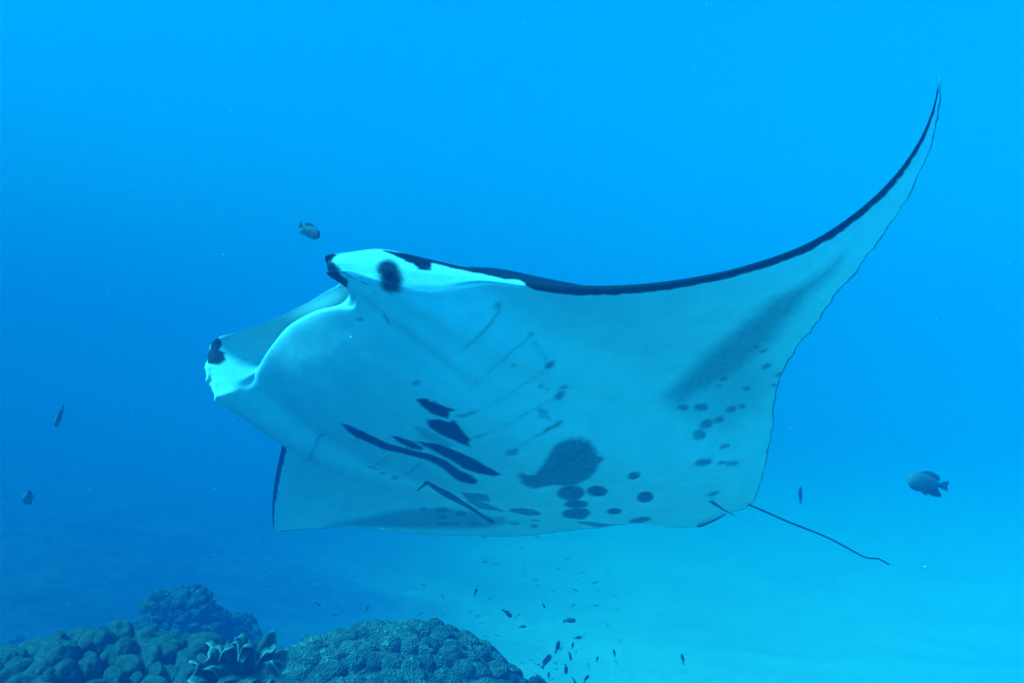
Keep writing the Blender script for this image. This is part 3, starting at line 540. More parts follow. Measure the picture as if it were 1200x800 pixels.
# ------------------------------------------------------------------ fish: place, length (m), heading, turn to the viewer, roll, label
DAMSELS = [
    ((-.690, 2.867, 3.578), .090, -32, 12, 8, 'small grey damselfish swimming just above the manta head'),
    ((1.464, 3.027, 2.712), .155, 171, 8, 4, 'largest grey damselfish, near the manta tail tip at right'),
    ((-1.749, 3.312, 2.944), .088, -104, 10, 78, 'slim dark fish nose down in open water, upper of the two at far left'),
    ((-2.038, 3.637, 2.594), .105, 0, 82, 0, 'round dark fish seen head-on in open water, lower of the two at far left'),
    ((1.318, 3.939, 2.572), .085, 97, 10, 55, 'small fish pointing straight up between the manta and the largest grey damselfish'),
]
SMALL_FISH = [
    (-0.023, 3.875, 2.060, 0.049, -35, 'dark little fish nosing down to the right, highest right above the pebbly mound'),
    (0.255, 3.877, 2.026, 0.053, 8, 'dark little fish lying level, highest of the group right of the pebbly mound'),
    (0.293, 3.883, 1.950, 0.034, 15, 'stubby rounded dark fish just below the level dark fish'),
    (0.175, 3.374, 2.052, 0.043, 70, 'grey slim fish rising steeply, just left of the stubby rounded fish'),
    (0.132, 3.378, 1.996, 0.056, 55, 'longest slanting dark fish above the two small coral knobs'),
    (0.224, 3.377, 2.019, 0.036, -70, 'slim dark fish nosing down, below the stubby rounded fish'),
    (-0.163, 3.869, 2.151, 0.038, 70, 'slim dark upright fish, highest of all above the pebbly mound'),
    (-0.646, 3.874, 2.079, 0.034, 65, 'slim dark upright fish above the left end of the pebbly mound'),
    (-0.866, 3.872, 2.101, 0.030, -30, 'tiny dark fish above the ruffled coral, left of another tiny fish'),
    (-0.794, 3.876, 2.052, 0.030, 0, 'tiny level dark fish just clear of the pebbly mound top at its left'),
    (-0.122, 3.374, 2.055, 0.036, 75, 'slim upright dark fish at the right slope of the pebbly mound'),
    (0.660, 3.378, 2.006, 0.034, 95, 'lone upright dark fish over bare sand, farthest right along the bottom'),
    (0.234, 3.374, 2.058, 0.026, 80, 'very thin upright fish just under the stubby rounded fish'),
    (0.208, 3.380, 1.969, 0.040, -85, 'pale thin fish hanging nose down right of the longest slanting fish'),
    (0.142, 3.382, 1.943, 0.024, 90, 'tiny upright fish right above the round coral knob'),
    (0.287, 3.383, 1.930, 0.032, 60, 'small slanting dark fish at the bottom edge, right of the coral knobs'),
    (0.241, 3.383, 1.923, 0.032, -60, 'small nose-down dark fish at the bottom edge beside the slanting one'),
    (-0.176, 1.840, 2.489, 0.022, -40, 'dark fish seen against the middle of the pebbly mound'),
    (-0.334, 3.880, 1.995, 0.030, 0, 'tiny level fish skimming the crest of the pebbly mound'),
    (0.141, 3.873, 2.094, 0.023, -60, 'tiny fish left of the level dark fish and a little higher'),
    (0.046, 3.879, 1.999, 0.030, 5, 'tiny level fish right of the one nosing down to the right'),
    (0.330, 3.378, 2.006, 0.024, 80, 'tiny upright fish right of the slim nose-down dark fish'),
    (0.396, 3.376, 2.029, 0.024, 100, 'tiny upright fish over sand, last before the lone one'),
]
HAZE_BOX = ((-130.0, 130.0), (-14.0, 210.0), (-1.6, 11.0))
HAZE_COLOR = (0.005, 0.158, 0.46)
HAZE_ABSORB = (0.0, 0.28, 0.0)
HAZE_DENSITY = 0.14
HAZE_G = -0.46


def hermite_rows(T, Pts, q):
    """Cubic interpolation of Pts (n, k) at parameters T (n,) for queries q; monotone tangents (no overshoot)."""
    h = np.diff(T)[:, None]
    dlt = np.diff(Pts, axis=0) / h
    m = np.zeros_like(Pts)
    m[0], m[-1] = dlt[0], dlt[-1]
    w1, w2 = 2 * h[1:] + h[:-1], h[1:] + 2 * h[:-1]
    same = dlt[:-1] * dlt[1:] > 0
    with np.errstate(divide='ignore', invalid='ignore'):
        hm = (w1 + w2) / (w1 / dlt[:-1] + w2 / dlt[1:])
    m[1:-1] = np.where(same, hm, 0.0)
    i = np.clip(np.searchsorted(T, q, side='right') - 1, 0, len(T) - 2)
    hh = h[i]
    s = ((q - T[i])[:, None]) / hh
    return ((1 + 2 * s) * (1 - s) ** 2 * Pts[i] + s * (1 - s) ** 2 * hh * m[i]
            + s * s * (3 - 2 * s) * Pts[i + 1] + s * s * (s - 1) * hh * m[i + 1])


DORS_T = (.85, .65, .45, .25, .12, .04)
DORS_W = (.25, .62, .92, .85, .30, .05)
BELL_W = (.22, .62, .97, .98, .66, .24)        # against t = .04 .12 .25 .45 .65 .85
SEG_N = (12, 12, 12, 12, 10, 10, 8, 12, 16, 16, 12, 14, 26, 40, 60, 60, 60, 46)


def manta_grid(stations, n_span):
    """Closed profiles (trailing edge, back, jaw, mouth, lip, belly, trailing edge) lofted across the span."""
    S = np.array(stations)
    U, M, Lp, TE = S[:, 0:3], S[:, 3:6].copy(), S[:, 6:9], S[:, 9:12]
    dors, bell, mouth = S[:, 12:13], S[:, 13:14], S[:, 14:15]
    wm = np.clip(mouth / .10, 0, 1)
    M[:, 1:2] -= mouth
    up = np.array([[0, 0, 1.0]])
    front = np.array([[0, 1.0, 0]])
    # wings bend upward near the left tip: lift along a normal that leans with the section
    horn = np.clip(1 - np.abs(np.abs(S[:, 0:1]) - .37) / .07, 0, 1)
    ctrl = [TE]
    for t, w in zip(DORS_T, DORS_W):
        k = w * (1 - horn * (.75 if t < .05 else .35 if t < .15 else 0))
        ctrl.append(U + (TE - U) * t + up * dors * k)
    ctrl.append(U)
    ctrl.append(U * .5 + M * .5 + up * (.02 * wm) + (1 - wm) * (U - TE) * .0015)
    ctrl.append(M)
    ctrl.append(Lp * .5 + M * .5 - up * (.035 * wm) + (1 - wm) * (Lp - TE) * .0015)
    ctrl.append(Lp)
    for t, w in zip(reversed(DORS_T), BELL_W):
        w = w + wm * (.20 if t < .05 else .16 if t < .15 else 0)
        k = w * (1 - horn * (.85 if t < .05 else .45 if t < .15 else 0))
        ctrl.append(Lp + (TE - Lp) * t - up * bell * k)
    ctrl.append(TE)
    C = np.stack(ctrl, 1)                                   # station, control, xyz
    dist = np.linalg.norm(np.diff(C, axis=0), axis=2)
    step = dist[:, [0, 5, 7, 9, 11, 14, 16]].mean(1) + .35 * dist.max(1)
    T = np.concatenate([[0], np.cumsum(step)])
    q = np.linspace(0, T[-1], n_span)
    G = hermite_rows(T, C.reshape(len(S), -1), q).reshape(n_span, C.shape[1], 3)
    stat = np.interp(q, T, np.arange(len(S)))
    # profile direction: non-uniform Hermite with three-point tangents
    h = np.linalg.norm(np.diff(G, axis=1), axis=2)[..., None] ** .75 + 1e-5
    d = np.diff(G, axis=1) / h
    m = np.empty_like(G)
    m[:, 0], m[:, -1] = d[:, 0], d[:, -1]
    m[:, 1:-1] = (d[:, :-1] * h[:, 1:] + d[:, 1:] * h[:, :-1]) / (h[:, 1:] + h[:, :-1])
    rows, prof = [], []
    for j, n in enumerate(SEG_N):
        s = (np.arange(n) / n)[None, :, None]
        hj = h[:, j][:, None]
        rows.append((1 + 2 * s) * (1 - s) ** 2 * G[:, j][:, None] + s * (1 - s) ** 2 * hj * m[:, j][:, None]
                    + s * s * (3 - 2 * s) * G[:, j + 1][:, None] + s * s * (s - 1) * hj * m[:, j + 1][:, None])
        prof.append(j + np.arange(n) / n)
    X = np.concatenate(rows, 1)
    prof = np.concatenate(prof)
    # light smoothing along the span, keeping the outline rows nearly as they are
    keep = np.ones(X.shape[1])
    for j in (0, 7, 11):
        keep *= 1 - .85 * np.exp(-((prof - j) / .25) ** 2)
    keep *= 1 - .85 * np.exp(-((prof - 18) / .25) ** 2)
    for _ in range(40):
        lap = .5 * (X[:-2] + X[2:]) - X[1:-1]
        X[1:-1] += .5 * lap * keep[None, :, None]
    return X, prof, stat


def build_manta():
    X, prof, stat = manta_grid(STATIONS, 520)
    n, m, _ = X.shape
    P = X.reshape(-1, 3)
    prof_v = np.tile(prof, n)
    iU = int(np.argmin(abs(prof - 7)))
    arc = np.concatenate([np.zeros((n, 1)), np.cumsum(np.linalg.norm(np.diff(X, axis=1), axis=2), 1)], 1)
    from_edge = (arc - arc[:, iU:iU + 1]).ravel()                # metres round from the leading edge
    total = np.concatenate([arc, ], 1)
    last = np.linalg.norm(X[:, 0] - X[:, -1], axis=1)[:, None]
    to_rear = ((arc[:, -1:] + last) - total).ravel()              # metres to the trailing edge, on the belly
    span_x = np.repeat(X[:, iU, 0], m)
    belly = prof_v > 7.0

    # dorsal side is black, with a pale shoulder patch on either side of the head
    mark = np.where(prof_v <= 7.0, 1.0, 0.0)
    sh = np.exp(-(((np.abs(P[:, 0]) - .22) / .13) ** 2 + ((P[:, 1] - .36) / .10) ** 2) * 1.3)
    mark = np.where(prof_v <= 7.0, np.clip(1 - sstep(.45, .7, sh), 0, 1), mark)
    head_top = (prof_v <= 7.2) & (P[:, 1] > .74)
    # head front is white on top too
    mark = np.where(head_top, mark * (1 - sstep(.76, .86, P[:, 1] + .03 * fbm(P * 30, 3))), mark)

    jit = .0030 * fbm(P * 110, 3)
    # black band along the leading edge of both wings
    bx, bw = np.array(EDGE_BAND).T
    o = np.argsort(bx)
    w = np.interp(span_x, bx[o], bw[o])
    rag = w + (.24 * w + .0015) * fbm(P * np.array([55, 55, 55]), 4, .65)
    band = 1 - sstep(-.0035, .0045, from_edge - rag)
    on_wing = (span_x < -.43) | (span_x > .60)
    mark = np.maximum(mark, np.where(belly & on_wing & (from_edge >= 0), band, 0))
    # fine dark margin along the trailing edge
    rear_w = .0030 + .0025 * fbm(P * 40, 3)
    rear = (1 - sstep(0, .004, to_rear - rear_w)) * .75
    mark = np.maximum(mark, np.where(prof_v > 16, rear, 0))

    bm_ = belly & (prof_v > 10.4)
    idx = np.where(bm_)[0]
    xy = P[idx, :2]
    mm = np.zeros(len(idx))
    wob = fbm(P[idx] * 170, 2) * .0012 + fbm(P[idx] * 50, 3) * .0010
    for s, soft, poly in MARKS:
        poly = np.array(poly)
        s = s * rng.uniform(.84, 1.0) if s < .95 else s
        soft = soft * rng.uniform(.9, 1.7)
        lo, hi = poly.min(0) - .04 - soft, poly.max(0) + .04 + soft
        k = np.where(((xy > lo) & (xy < hi)).all(1))[0]
        if len(k):
            d = poly_sd(xy[k], poly) + wob[k] * (1 + soft / .008) + soft * .55 * fbm(P[idx][k] * 330, 2)
            mot = 1 if s > .9 else 1 - .30 * np.clip(fbm(P[idx][k] * 85, 4, .75) + .12, 0, 1)
            mm[k] = np.maximum(mm[k], s * mot * (1 - sstep(-soft * .8 - .0015, soft * .8 + .0015, d)))
    mark[idx] = np.maximum(mark[idx], mm)
    dk = np.zeros(len(P))
    dd = np.zeros(len(idx))
    for s, soft, poly in DUSKY:
        d = poly_sd(xy, poly) + .01 * fbm(P[idx] * 14, 3)
        dd = np.maximum(dd, s * (1 - sstep(-soft * .7, soft * .8, d)))
    dk[idx] = dd
    # patches round the head, in body space
    for s, r, soft, A, B in HEAD_PATCHES:
        k = np.where((prof_v > 5.6) & (prof_v < 14.5))[0]
        d = seg_dist(P[k], A, B) - r + fbm(P[k] * 90, 3) * (.002 + .35 * soft)
        mark[k] = np.maximum(mark[k], s * (1 - sstep(-soft, soft, d)))
    for s, r, soft, A, B in PALE_PATCHES:
        d = seg_dist(P, A, B) - r + fbm(P * 120, 4, .65) * .016
        f = 1 - sstep(-soft, soft, d)
        mark = mark * (1 - s * f)

    # gill slits: shallow folds, each with a thin dark line painted along it
    from_n = np.zeros((n, m, 3))
    du = np.gradient(X, axis=0)
    dv = np.gradient(X, axis=1)
    from_n = np.cross(du, dv).reshape(-1, 3)
    from_n /= np.linalg.norm(from_n, axis=1)[:, None] + 1e-12
    c0 = np.argmin(np.linalg.norm(P - np.array([0, .1, -.25]), axis=1))
    if from_n[c0, 2] > 0:
        from_n = -from_n
    disp = np.zeros(len(P))
    for sl in GILL_SLITS:
        sl = np.array(sl)
        lo, hi = sl.min(0) - .06, sl.max(0) + .06
        k = idx[((P[idx, :2] > lo) & (P[idx, :2] < hi)).all(1)]
        Q = P[k, :2]
        best = np.full(len(k), 9.0)
        side = np.zeros(len(k))
        along = np.zeros(len(k))
        L = len(sl) - 1
        for q in range(L):
            e = sl[q + 1] - sl[q]
            t = np.clip(((Q - sl[q]) @ e) / (e @ e), 0, 1)
            v = Q - sl[q] - t[:, None] * e
            d = np.linalg.norm(v, axis=1)
            nb = d < best
            best = np.where(nb, d, best)
            side = np.where(nb, np.sign(e[0] * v[:, 1] - e[1] * v[:, 0]), side)
            along = np.where(nb, (q + t) / L, along)
        env = np.sin(np.pi * np.clip(along * .86 + .08, 0, 1)) ** .5
        sd = best * side
        flap = np.where(sd > 0, np.exp(-sd / .022), -np.exp(sd / .010) * .8)
        disp[k] += .0065 * flap * env
        mark[k] = np.maximum(mark[k], .50 * np.exp(-(best / .0026) ** 2) * env)
    # slow muscle relief over the belly
    soft_b = np.where(prof_v > 11, np.clip((prof_v - 11) / 1.5, 0, 1) * np.clip((18 - prof_v) / 1.2, 0, 1), 0)
    disp += soft_b * (.0060 * fbm(P * 5.0, 3) + .0022 * fbm(P * 16, 3))
    # small nicks in the trailing edge
    P2 = P + from_n * disp[:, None]
    nick = np.clip(1 - np.minimum(to_rear, arc.ravel()) / .05, 0, 1)
    P2[:, 1] += nick * (.012 * fbm(P * np.array([24, 12, 12]), 5, .75))
    lump = sstep(.36, .42, P[:, 0]) * sstep(.92, 1.0, P[:, 1])
    P2 += from_n * (lump * .016 * fbm(P * 38, 3))[:, None]
    me = np_mesh('manta_body', P2, grid_quads(n, m, wrap_m=True))
    float_attr(me, 'mark', np.clip(mark, 0, 1))
    float_attr(me, 'dusky', np.clip(dk, 0, 1))
    return me, P2.reshape(n, m, 3), prof


def tube(path, radii, seg=10, flat=1.0):
    path = np.array(path, float)
    n = len(path)
    tan = np.gradient(path, axis=0)
    tan /= np.linalg.norm(tan, axis=1)[:, None]
    ref = np.array([0, 0, 1.0])
    a = np.cross(tan, ref)
    a /= np.linalg.norm(a, axis=1)[:, None] + 1e-9
    b = np.cross(a, tan)
    th = np.linspace(0, 2 * np.pi, seg, endpoint=False)
    r = np.array(radii)[:, None, None]
    V = path[:, None] + r * (np.cos(th)[None, :, None] * a[:, None] + flat * np.sin(th)[None, :, None] * b[:, None])
    return V.reshape(-1, 3), grid_quads(n, seg, wrap_m=True)


def smooth_path(pts, n):
    pts = np.array(pts, float)
    t = np.concatenate([[0], np.cumsum(np.linalg.norm(np.diff(pts, axis=0), axis=1))])
    return hermite_rows(t, pts, np.linspace(0, t[-1], n))


def make_manta():
    ax = np.array(MANTA_AXES)
    M4 = Matrix([[*ax[i], MANTA_LOC[i]] for i in range(3)] + [[0, 0, 0, 1]])
    root = empty('manta_ray', M4)
    tag(root, 'large manta ray with spotted white belly, black wing edge and raised curved wing', 'manta ray')
    me, X, prof = build_manta()
    link_mesh('body', me, root, MANTA)
    path = smooth_path(TAIL_PATH, 60)
    r = np.interp(np.linspace(0, 1, 60), [0, .15, .6, 1], [.008, .0042, .0034, .0030])
    V, Q = tube(path, r, 8)
    link_mesh('tail', np_mesh('manta_tail', V, Q), root, TAIL)
    for A in PELVIC_FINS:
        p = smooth_path(A, 16)
        r = np.interp(np.linspace(0, 1, 16), [0, .3, 1], [.006, .0055, .0018])
        V, Q = tube(p, r, 8, .6)
        link_mesh('pelvic_fin', np_mesh('manta_pelvic_fin', V, Q), root, TAIL)
    for c in EYES:
        bm = bmesh.new()
        bmesh.ops.create_uvsphere(bm, u_segments=20, v_segments=14, radius=.017)
        for f in bm.faces:
            f.smooth = True
        e = bpy.data.meshes.new('manta_eye')
        bm.to_mesh(e)
        bm.free()
        o = link_mesh('eye', e, root, EYE)
        o.location = c
    return root


make_manta()


# ------------------------------------------------------------------ sea floor
def reef_mask(x, y):
    edge = -.25 - .10 * (y - 3.5) + .10 * np.clip(y - 9, 0, 60)
    q = np.stack([x * .45, y * .45, 0 * x], -1).reshape(-1, 3)
    n = fbm(q, 4).reshape(x.shape)
    return sstep(-.4 - .26 * np.clip(y - 2, 0, 12), .6 + .26 * np.clip(y - 2, 0, 40), edge - x + (.5 + .08 * np.clip(y, 0, 12)) * n)


def floor_height(x, y):
    q = np.stack([x, y, 0 * x], -1).reshape(-1, 3)
    r = reef_mask(x, y)
    rise = 1.15 * sstep(.2, -5.5, x + .10 * (y - 3))
    # the reef climbs a little to the left and away
    slope = 1.6 * sstep(-3.0, -22.0, x) * sstep(4.0, 24.0, y)
    knoll = .95 * np.exp(-((x + .75) / 1.05) ** 2 - ((y - 2.15) / .75) ** 2)
    lump = .20 * fbm(q * .7, 4, .6).reshape(x.shape) + .07 * fbm(q * 4.0, 3, .6).reshape(x.shape)
    big = .9 * fbm(q * .16 + 4, 3).reshape(x.shape) * np.clip(slope / 3, 0, 1)
    ripple = .022 * np.sin(y * 7.5 + 2.5 * fbm(q * .5, 2).reshape(x.shape) * 3) + .10 * fbm(q * .22, 3).reshape(x.shape)
    return rise * .9 + knoll + slope + big + r * (.25 + lump) + (1 - r) * ripple


def make_seabed():
    u = np.linspace(-1, 1, 380)
    xs = np.sinh(u * 4.6) / np.sinh(4.6) * 240
    v = np.linspace(0, 1, 420)
    ys = -12 + 12 * np.clip(v / .08, 0, 1) + (np.sinh(np.clip((v - .08) / .92, 0, 1) * 4.6) / np.sinh(4.6)) * 300
    Xg, Yg = np.meshgrid(xs, ys, indexing='ij')
    Z = floor_height(Xg, Yg)
    V = np.stack([Xg, Yg, Z], -1).reshape(-1, 3)
    me = np_mesh('seabed', V, grid_quads(len(xs), len(ys)))
    float_attr(me, 'reef', reef_mask(Xg, Yg).ravel())
    o = link_mesh('seabed', me, None, SEABED)
    tag(o, 'pale sand seabed running into dark reef rubble', None, None, 'structure')


make_seabed()


def ico_arrays(sub):
    bm = bmesh.new()
    bmesh.ops.create_icosphere(bm, subdivisions=sub, radius=1)
    V = np.array([v.co[:] for v in bm.verts])
    F = np.array([[v.index for v in f.verts] for f in bm.faces])
    bm.free()
    return V, F


ICO5, ICO5F = ico_arrays(5)
ICO4, ICO4F = ico_arrays(4)
ICO2, ICO2F = ico_arrays(2)
ICO1, ICO1F = ico_arrays(1)


def make_lobed_coral():
    root = empty('lobed_coral', loc=(-1.04, 2.18, 2.13))
    tag(root, 'lobed coral mound of many rounded knobs, left of the ruffled coral', 'coral')
    dome = np.array([.46, .34, .245])
    V = ICO5 * dome
    V = V * (1 + .10 * fbm(V * 5, 3)[:, None])
    link_mesh('coral_base', np_mesh('coral_base', V * .84, ICO5F), root, ROCK)
    protos = []
    for k in range(6):
        W = ICO4 * np.array([1, 1, 1])
        off = 13.7 * (k + 1)
        W = W * (1 + .26 * fbm(W * 1.4 + off, 2) + .10 * fbm(W * 3.4 + off, 3) + .05 * fbm(W * 9 + off, 3))[:, None]
        me = np_mesh('coral_lobe', W, ICO4F)
        me.materials.append(PORITES)
        protos.append(me)
    placed = []
    tries = 0
    while len(placed) < 298 and tries < 60000:
        tries += 1
        d = rng.normal(size=3)
        d /= np.linalg.norm(d)
        if d[2] < .02 or d[1] > .55:
            continue
        p = d * dome
        s = .017 + .021 * rng.random() ** 1.4
        if all(np.linalg.norm(p - q) > .54 * (s + r) for q, r in placed):
            placed.append((p, s))
    for i, (p, s) in enumerate(placed):
        nrm = p / dome ** 2
        nrm /= np.linalg.norm(nrm)
        o = bpy.data.objects.new('lobe', protos[i % 6])
        COL.objects.link(o)
        o.parent = root
        down = np.array([0, 0, -1.0]) - nrm * -nrm[2]
        down = down / (np.linalg.norm(down) + 1e-6) + .5 * rng.normal(size=3)
        down -= nrm * (down @ nrm)
        down /= np.linalg.norm(down)
        o.rotation_euler = Matrix((Vector(down), Vector(np.cross(nrm, down)), Vector(nrm))).transposed().to_euler()
        o.location = p + nrm * rng.uniform(-.014, .024)
        e = rng.uniform(1.0, 1.7)
        o.scale = (s * e, s / e ** .25, s * rng.uniform(1.1, 1.6))


make_lobed_coral()


def make_bumpy_coral():
    dome = np.array([.40, .35, .265])
    n, m = 560, 300
    th = np.linspace(0, 2 * np.pi, n, endpoint=False)
    ph = np.linspace(.02, 2.0, m)
    T, Pp = np.meshgrid(th, ph, indexing='ij')
    D = np.stack([np.cos(T) * np.sin(Pp), np.sin(T) * np.sin(Pp), np.cos(Pp)], -1).reshape(-1, 3)
    V = D * dome
    V = V * (1 + .16 * fbm(V * 3.2 + 5, 3) + .03 * fbm(V * 9, 3))[:, None]
    d1, d2, idv = worley(V, .046, .9, 3)
    bump = np.sqrt(np.clip(1 - (d1 / .036) ** 2, 0, 1))
    e1, e2, _ = worley(V, .016, .9, 9)
    fine = np.sqrt(np.clip(1 - (e1 / .0125) ** 2, 0, 1))
    under = sstep(.62, 1.25, Pp.ravel())
    pits = .012 * under * fbm(V * 22, 4, .65)
    disp = .026 * bump * (.55 + .8 * idv) + .0035 * fine + .003 * fbm(V * 60, 3) + pits
    V = V + D * disp[:, None]
    # the near face is undercut
    f = sstep(.05, -.25, V[:, 1]) * sstep(.20, .02, V[:, 2] + .03 * fbm(V * 8, 3)) * sstep(-.30, -.10, V[:, 0])
    V[:, 1] += .10 * f
    me = np_mesh('bumpy_coral', V, grid_quads(n, m, wrap_n=True))
    o = link_mesh('bumpy_coral', me, None, CRUST)
    o.location = (-.340, 2.30, 2.115)
    o.rotation_euler = (0.10, .08, .3)
    tag(o, 'broad pebbly coral mound right of the ruffled coral', 'coral')


make_bumpy_coral()


def make_ruffled_coral():
    root = empty('ruffled_coral', loc=(-.600, 1.90, 2.405))
    root.scale = (.66, .66, .66)
    tag(root, 'ruffled leather coral with pale wavy rims between the two coral mounds', 'coral')
    specs = [  # offset, tilt (x, y), radius, waves, wave height, phase
        ((.030, -.010, .050), (.55, -.05), .115, 8, .030, .3),
        ((-.050, -.030, .020), (.80, -.45), .080, 7, .024, 1.4),
        ((.055, .045, .078), (.30, .25), .085, 7, .024, 2.2),
        ((-.020, .050, .085), (.15, -.20), .075, 5, .022, 4.0),
        ((.080, -.040, .005), (.95, .45), .070, 5, .024, 5.1),
    ]
    for off, tilt, R0, wv, amp, ph in specs:
        n, m = 200, 40
        th = np.linspace(0, 2 * np.pi, n, endpoint=False)
        r = np.linspace(.03, 1, m)
        T, Rr = np.meshgrid(th, r, indexing='ij')
        fold = np.sin(wv * T + ph + .7 * np.sin(2 * T + ph)) + .35 * np.sin((2 * wv + 1) * T + 2.1 * ph)
        g = np.clip(Rr, 0, 1) ** 2.6
        rad = R0 * Rr * (1 + .20 * g * np.sin(wv * T + ph + 1.1) + .10 * np.sin(3 * T + ph))
        z = -.55 * R0 * (1 - Rr) ** 1.4 + amp * fold * g - .020 * np.clip(Rr - .86, 0, 1) / .14
        V = np.stack([rad * np.cos(T), rad * np.sin(T), z], -1)
        lower = V.copy()
        lower[..., 2] -= .0085 * (1 - .55 * Rr) + .0015
        lower[..., :2] *= (.985 + .012 * Rr)[..., None]
        G = np.concatenate([V, lower[:, ::-1]], 1)
        k = 2 * m
        V3 = G.reshape(-1, 3)
        V3 = V3 + .0015 * fbm(V3 * 120, 2)[:, None]
        me = np_mesh('ruffled_frill', V3, grid_quads(n, k, wrap_n=True))
        rim = np.concatenate([sstep(.93, .99, Rr), sstep(.95, .998, Rr)[:, ::-1]], 1)
        float_attr(me, 'rim', rim.ravel())
        o = link_mesh('frill', me, root, LEATHER)
        o.location = off
        o.rotation_euler = (tilt[0], tilt[1], ph)
        o.rotation_mode = 'XYZ'
    V, Q = tube([(0, .03, -.25), (0, .02, -.12), (0, .02, -.02), (0, .02, .03)], [.10, .085, .07, .075], 24)
    V = V + .008 * fbm(V * 20, 3)[:, None]
    me = np_mesh('ruffled_stalk', V, Q)
    float_attr(me, 'rim', np.zeros(len(V)))
    link_mesh('stalk', me, root, LEATHER)


make_ruffled_coral()


ICO6, ICO6F = ico_arrays(6)


def knobbly(name, loc, size, seed, label, cat='coral', mat=None, rough=.34):
    V = ICO6.copy()
    a = fbm(V * 1.5 + seed, 3)
    warp = V + .25 * np.stack([fbm(V * 2.2 + seed + k, 3) for k in (0, 31, 57)], 1)
    d1, d2, idv = worley(warp + seed, .62, .95, seed)
    e1, e2, _ = worley(warp + seed, .25, .95, seed + 5)
    creas = np.clip((d2 - d1) / .16, 0, 1)
    d = 1 + rough * a + .30 * (creas ** .6 - .6) * (.5 + idv) + .10 * np.clip((e2 - e1) / .08, 0, 1) + .16 * fbm(V * 6 + seed, 5, .62)
    V = V * d[:, None] * np.array(size)
    o = link_mesh(name, np_mesh(name, V, ICO6F), None, mat or ROCK)
    o.location = loc
    o.rotation_euler = (0, 0, seed * 1.7)
    return tag(o, label, cat)


knobbly('reef_rock', (-1.66, 4.38, 1.86), (.21, .18, .165), 3, 'dark knobbly reef rock standing behind the lobed coral, highest of the dark rocks')
knobbly('reef_rock', (-1.47, 4.50, 1.76), (.15, .14, .13), 5, 'dark knobbly reef rock behind the ruffled coral, right of the highest rock')
knobbly('reef_rock', (-2.00, 4.30, 1.70), (.26, .18, .17), 8, 'low dark reef rock left of the highest rock, half hidden by lobed coral')
knobbly('coral_knob', (.000, 2.35, 2.235), (.021, .021, .040), 21, 'small upright dark coral knob at the right end of the pebbly mound', 'coral')
knobbly('coral_knob', (.068, 2.35, 2.225), (.028, .025, .032), 24, 'small round dark coral knob at the bottom edge, farthest right of the corals', 'coral')


def make_rubble():
    n = 1000
    y = 3.4 + 4.2 * rng.random(n) ** 1.3
    x = -.25 - .10 * (y - 3.5) - rng.random(n) ** 1.15 * (4.5 + .60 * y)
    stray = rng.random(n) < .10
    x = x + np.where(stray, rng.uniform(.2, 1.4, n), 0)
    s = rng.uniform(.010, .040, n) ** 1.0 * rng.uniform(.5, 1.5, n) * (1 + .035 * y) * np.where(stray, .7, 1)
    z = floor_height(x, y)
    k = len(ICO2)
    sc = rng.uniform(.5, 1.5, (n, 1, 3)) * s[:, None, None] * np.array([1, 1, .62])
    W = ICO2[None] * sc
    q = (ICO2[None] * 1.9 + np.arange(n)[:, None, None] * 3.1).reshape(-1, 3)
    W = W * (1 + .55 * fbm(q, 2).reshape(n, k, 1))
    W = W + np.stack([x, y, z + s * .12], 1)[:, None]
    F = (ICO2F[None] + np.arange(n)[:, None, None] * k).reshape(-1, 3)
    me = np_mesh('coral_rubble', W.reshape(-1, 3), F)
    o = link_mesh('coral_rubble', me, None, ROCK)
    tag(o, 'scattered dark coral rubble over the reef slope behind the corals', None, None, 'stuff')


make_rubble()


# ------------------------------------------------------------------ fish
def fish_body_mesh(name, L, H, W, n=36, m=22, blunt=.55):
    s = np.linspace(0, 1, n)                                     # nose to tail root
    x = L * (.5 - s * .80)
    prof = np.sin(np.pi * np.clip(s * .93 + .015, 0, 1) ** blunt) ** .85
    hh = .5 * H * np.maximum(prof, .04)
    hh[-6:] = np.maximum(hh[-6:], .5 * H * np.linspace(.30, .22, 6))
    ww = .5 * W * np.maximum(prof ** .8, .03)
    ww[-6:] = np.maximum(ww[-6:], .5 * W * .16)
    th = np.linspace(0, 2 * np.pi, m, endpoint=False)
    V = np.stack([np.repeat(x[:, None], m, 1), ww[:, None] * np.sin(th)[None], hh[:, None] * np.cos(th)[None]], -1)
    V[..., 2] += .02 * H * np.sin(np.pi * s)[:, None]
    V = np.concatenate([V.reshape(-1, 3), [[x[0] + .004 * L, 0, 0]], [[x[-1], 0, 0]]])
    Q = grid_quads(n, m, wrap_m=True)
    caps = []
    for j in range(m):
        caps.append([n * m, j, (j + 1) % m, (j + 1) % m])
        caps.append([n * m + 1, (n - 1) * m + (j + 1) % m, (n - 1) * m + j, (n - 1) * m + j])
    tri = np.concatenate([Q[:, [0, 1, 2]], Q[:, [0, 2, 3]], np.array(caps)[:, :3]])
    return np_mesh(name, V, tri)


def fin_mesh(name, outline, thick):
    """a fin: outline in the fish's x-z plane, given a real, tapering thickness."""
    P = np.array(outline, float)
    c = P.mean(0)
    n = len(P)
    V = []
    for sgn in (-1, 1):
        V += [[p[0], sgn * thick * .25, p[1]] for p in P]
    V += [[c[0], -thick, c[1]], [c[0], thick, c[1]]]
    F = []
    for i in range(n):
        j = (i + 1) % n
        F += [[2 * n, j, i], [2 * n + 1, n + i, n + j], [i, j, n + j], [i, n + j, n + i]]
    return np_mesh(name, np.array(V), np.array(F), False)


FISH_PARTS = {}


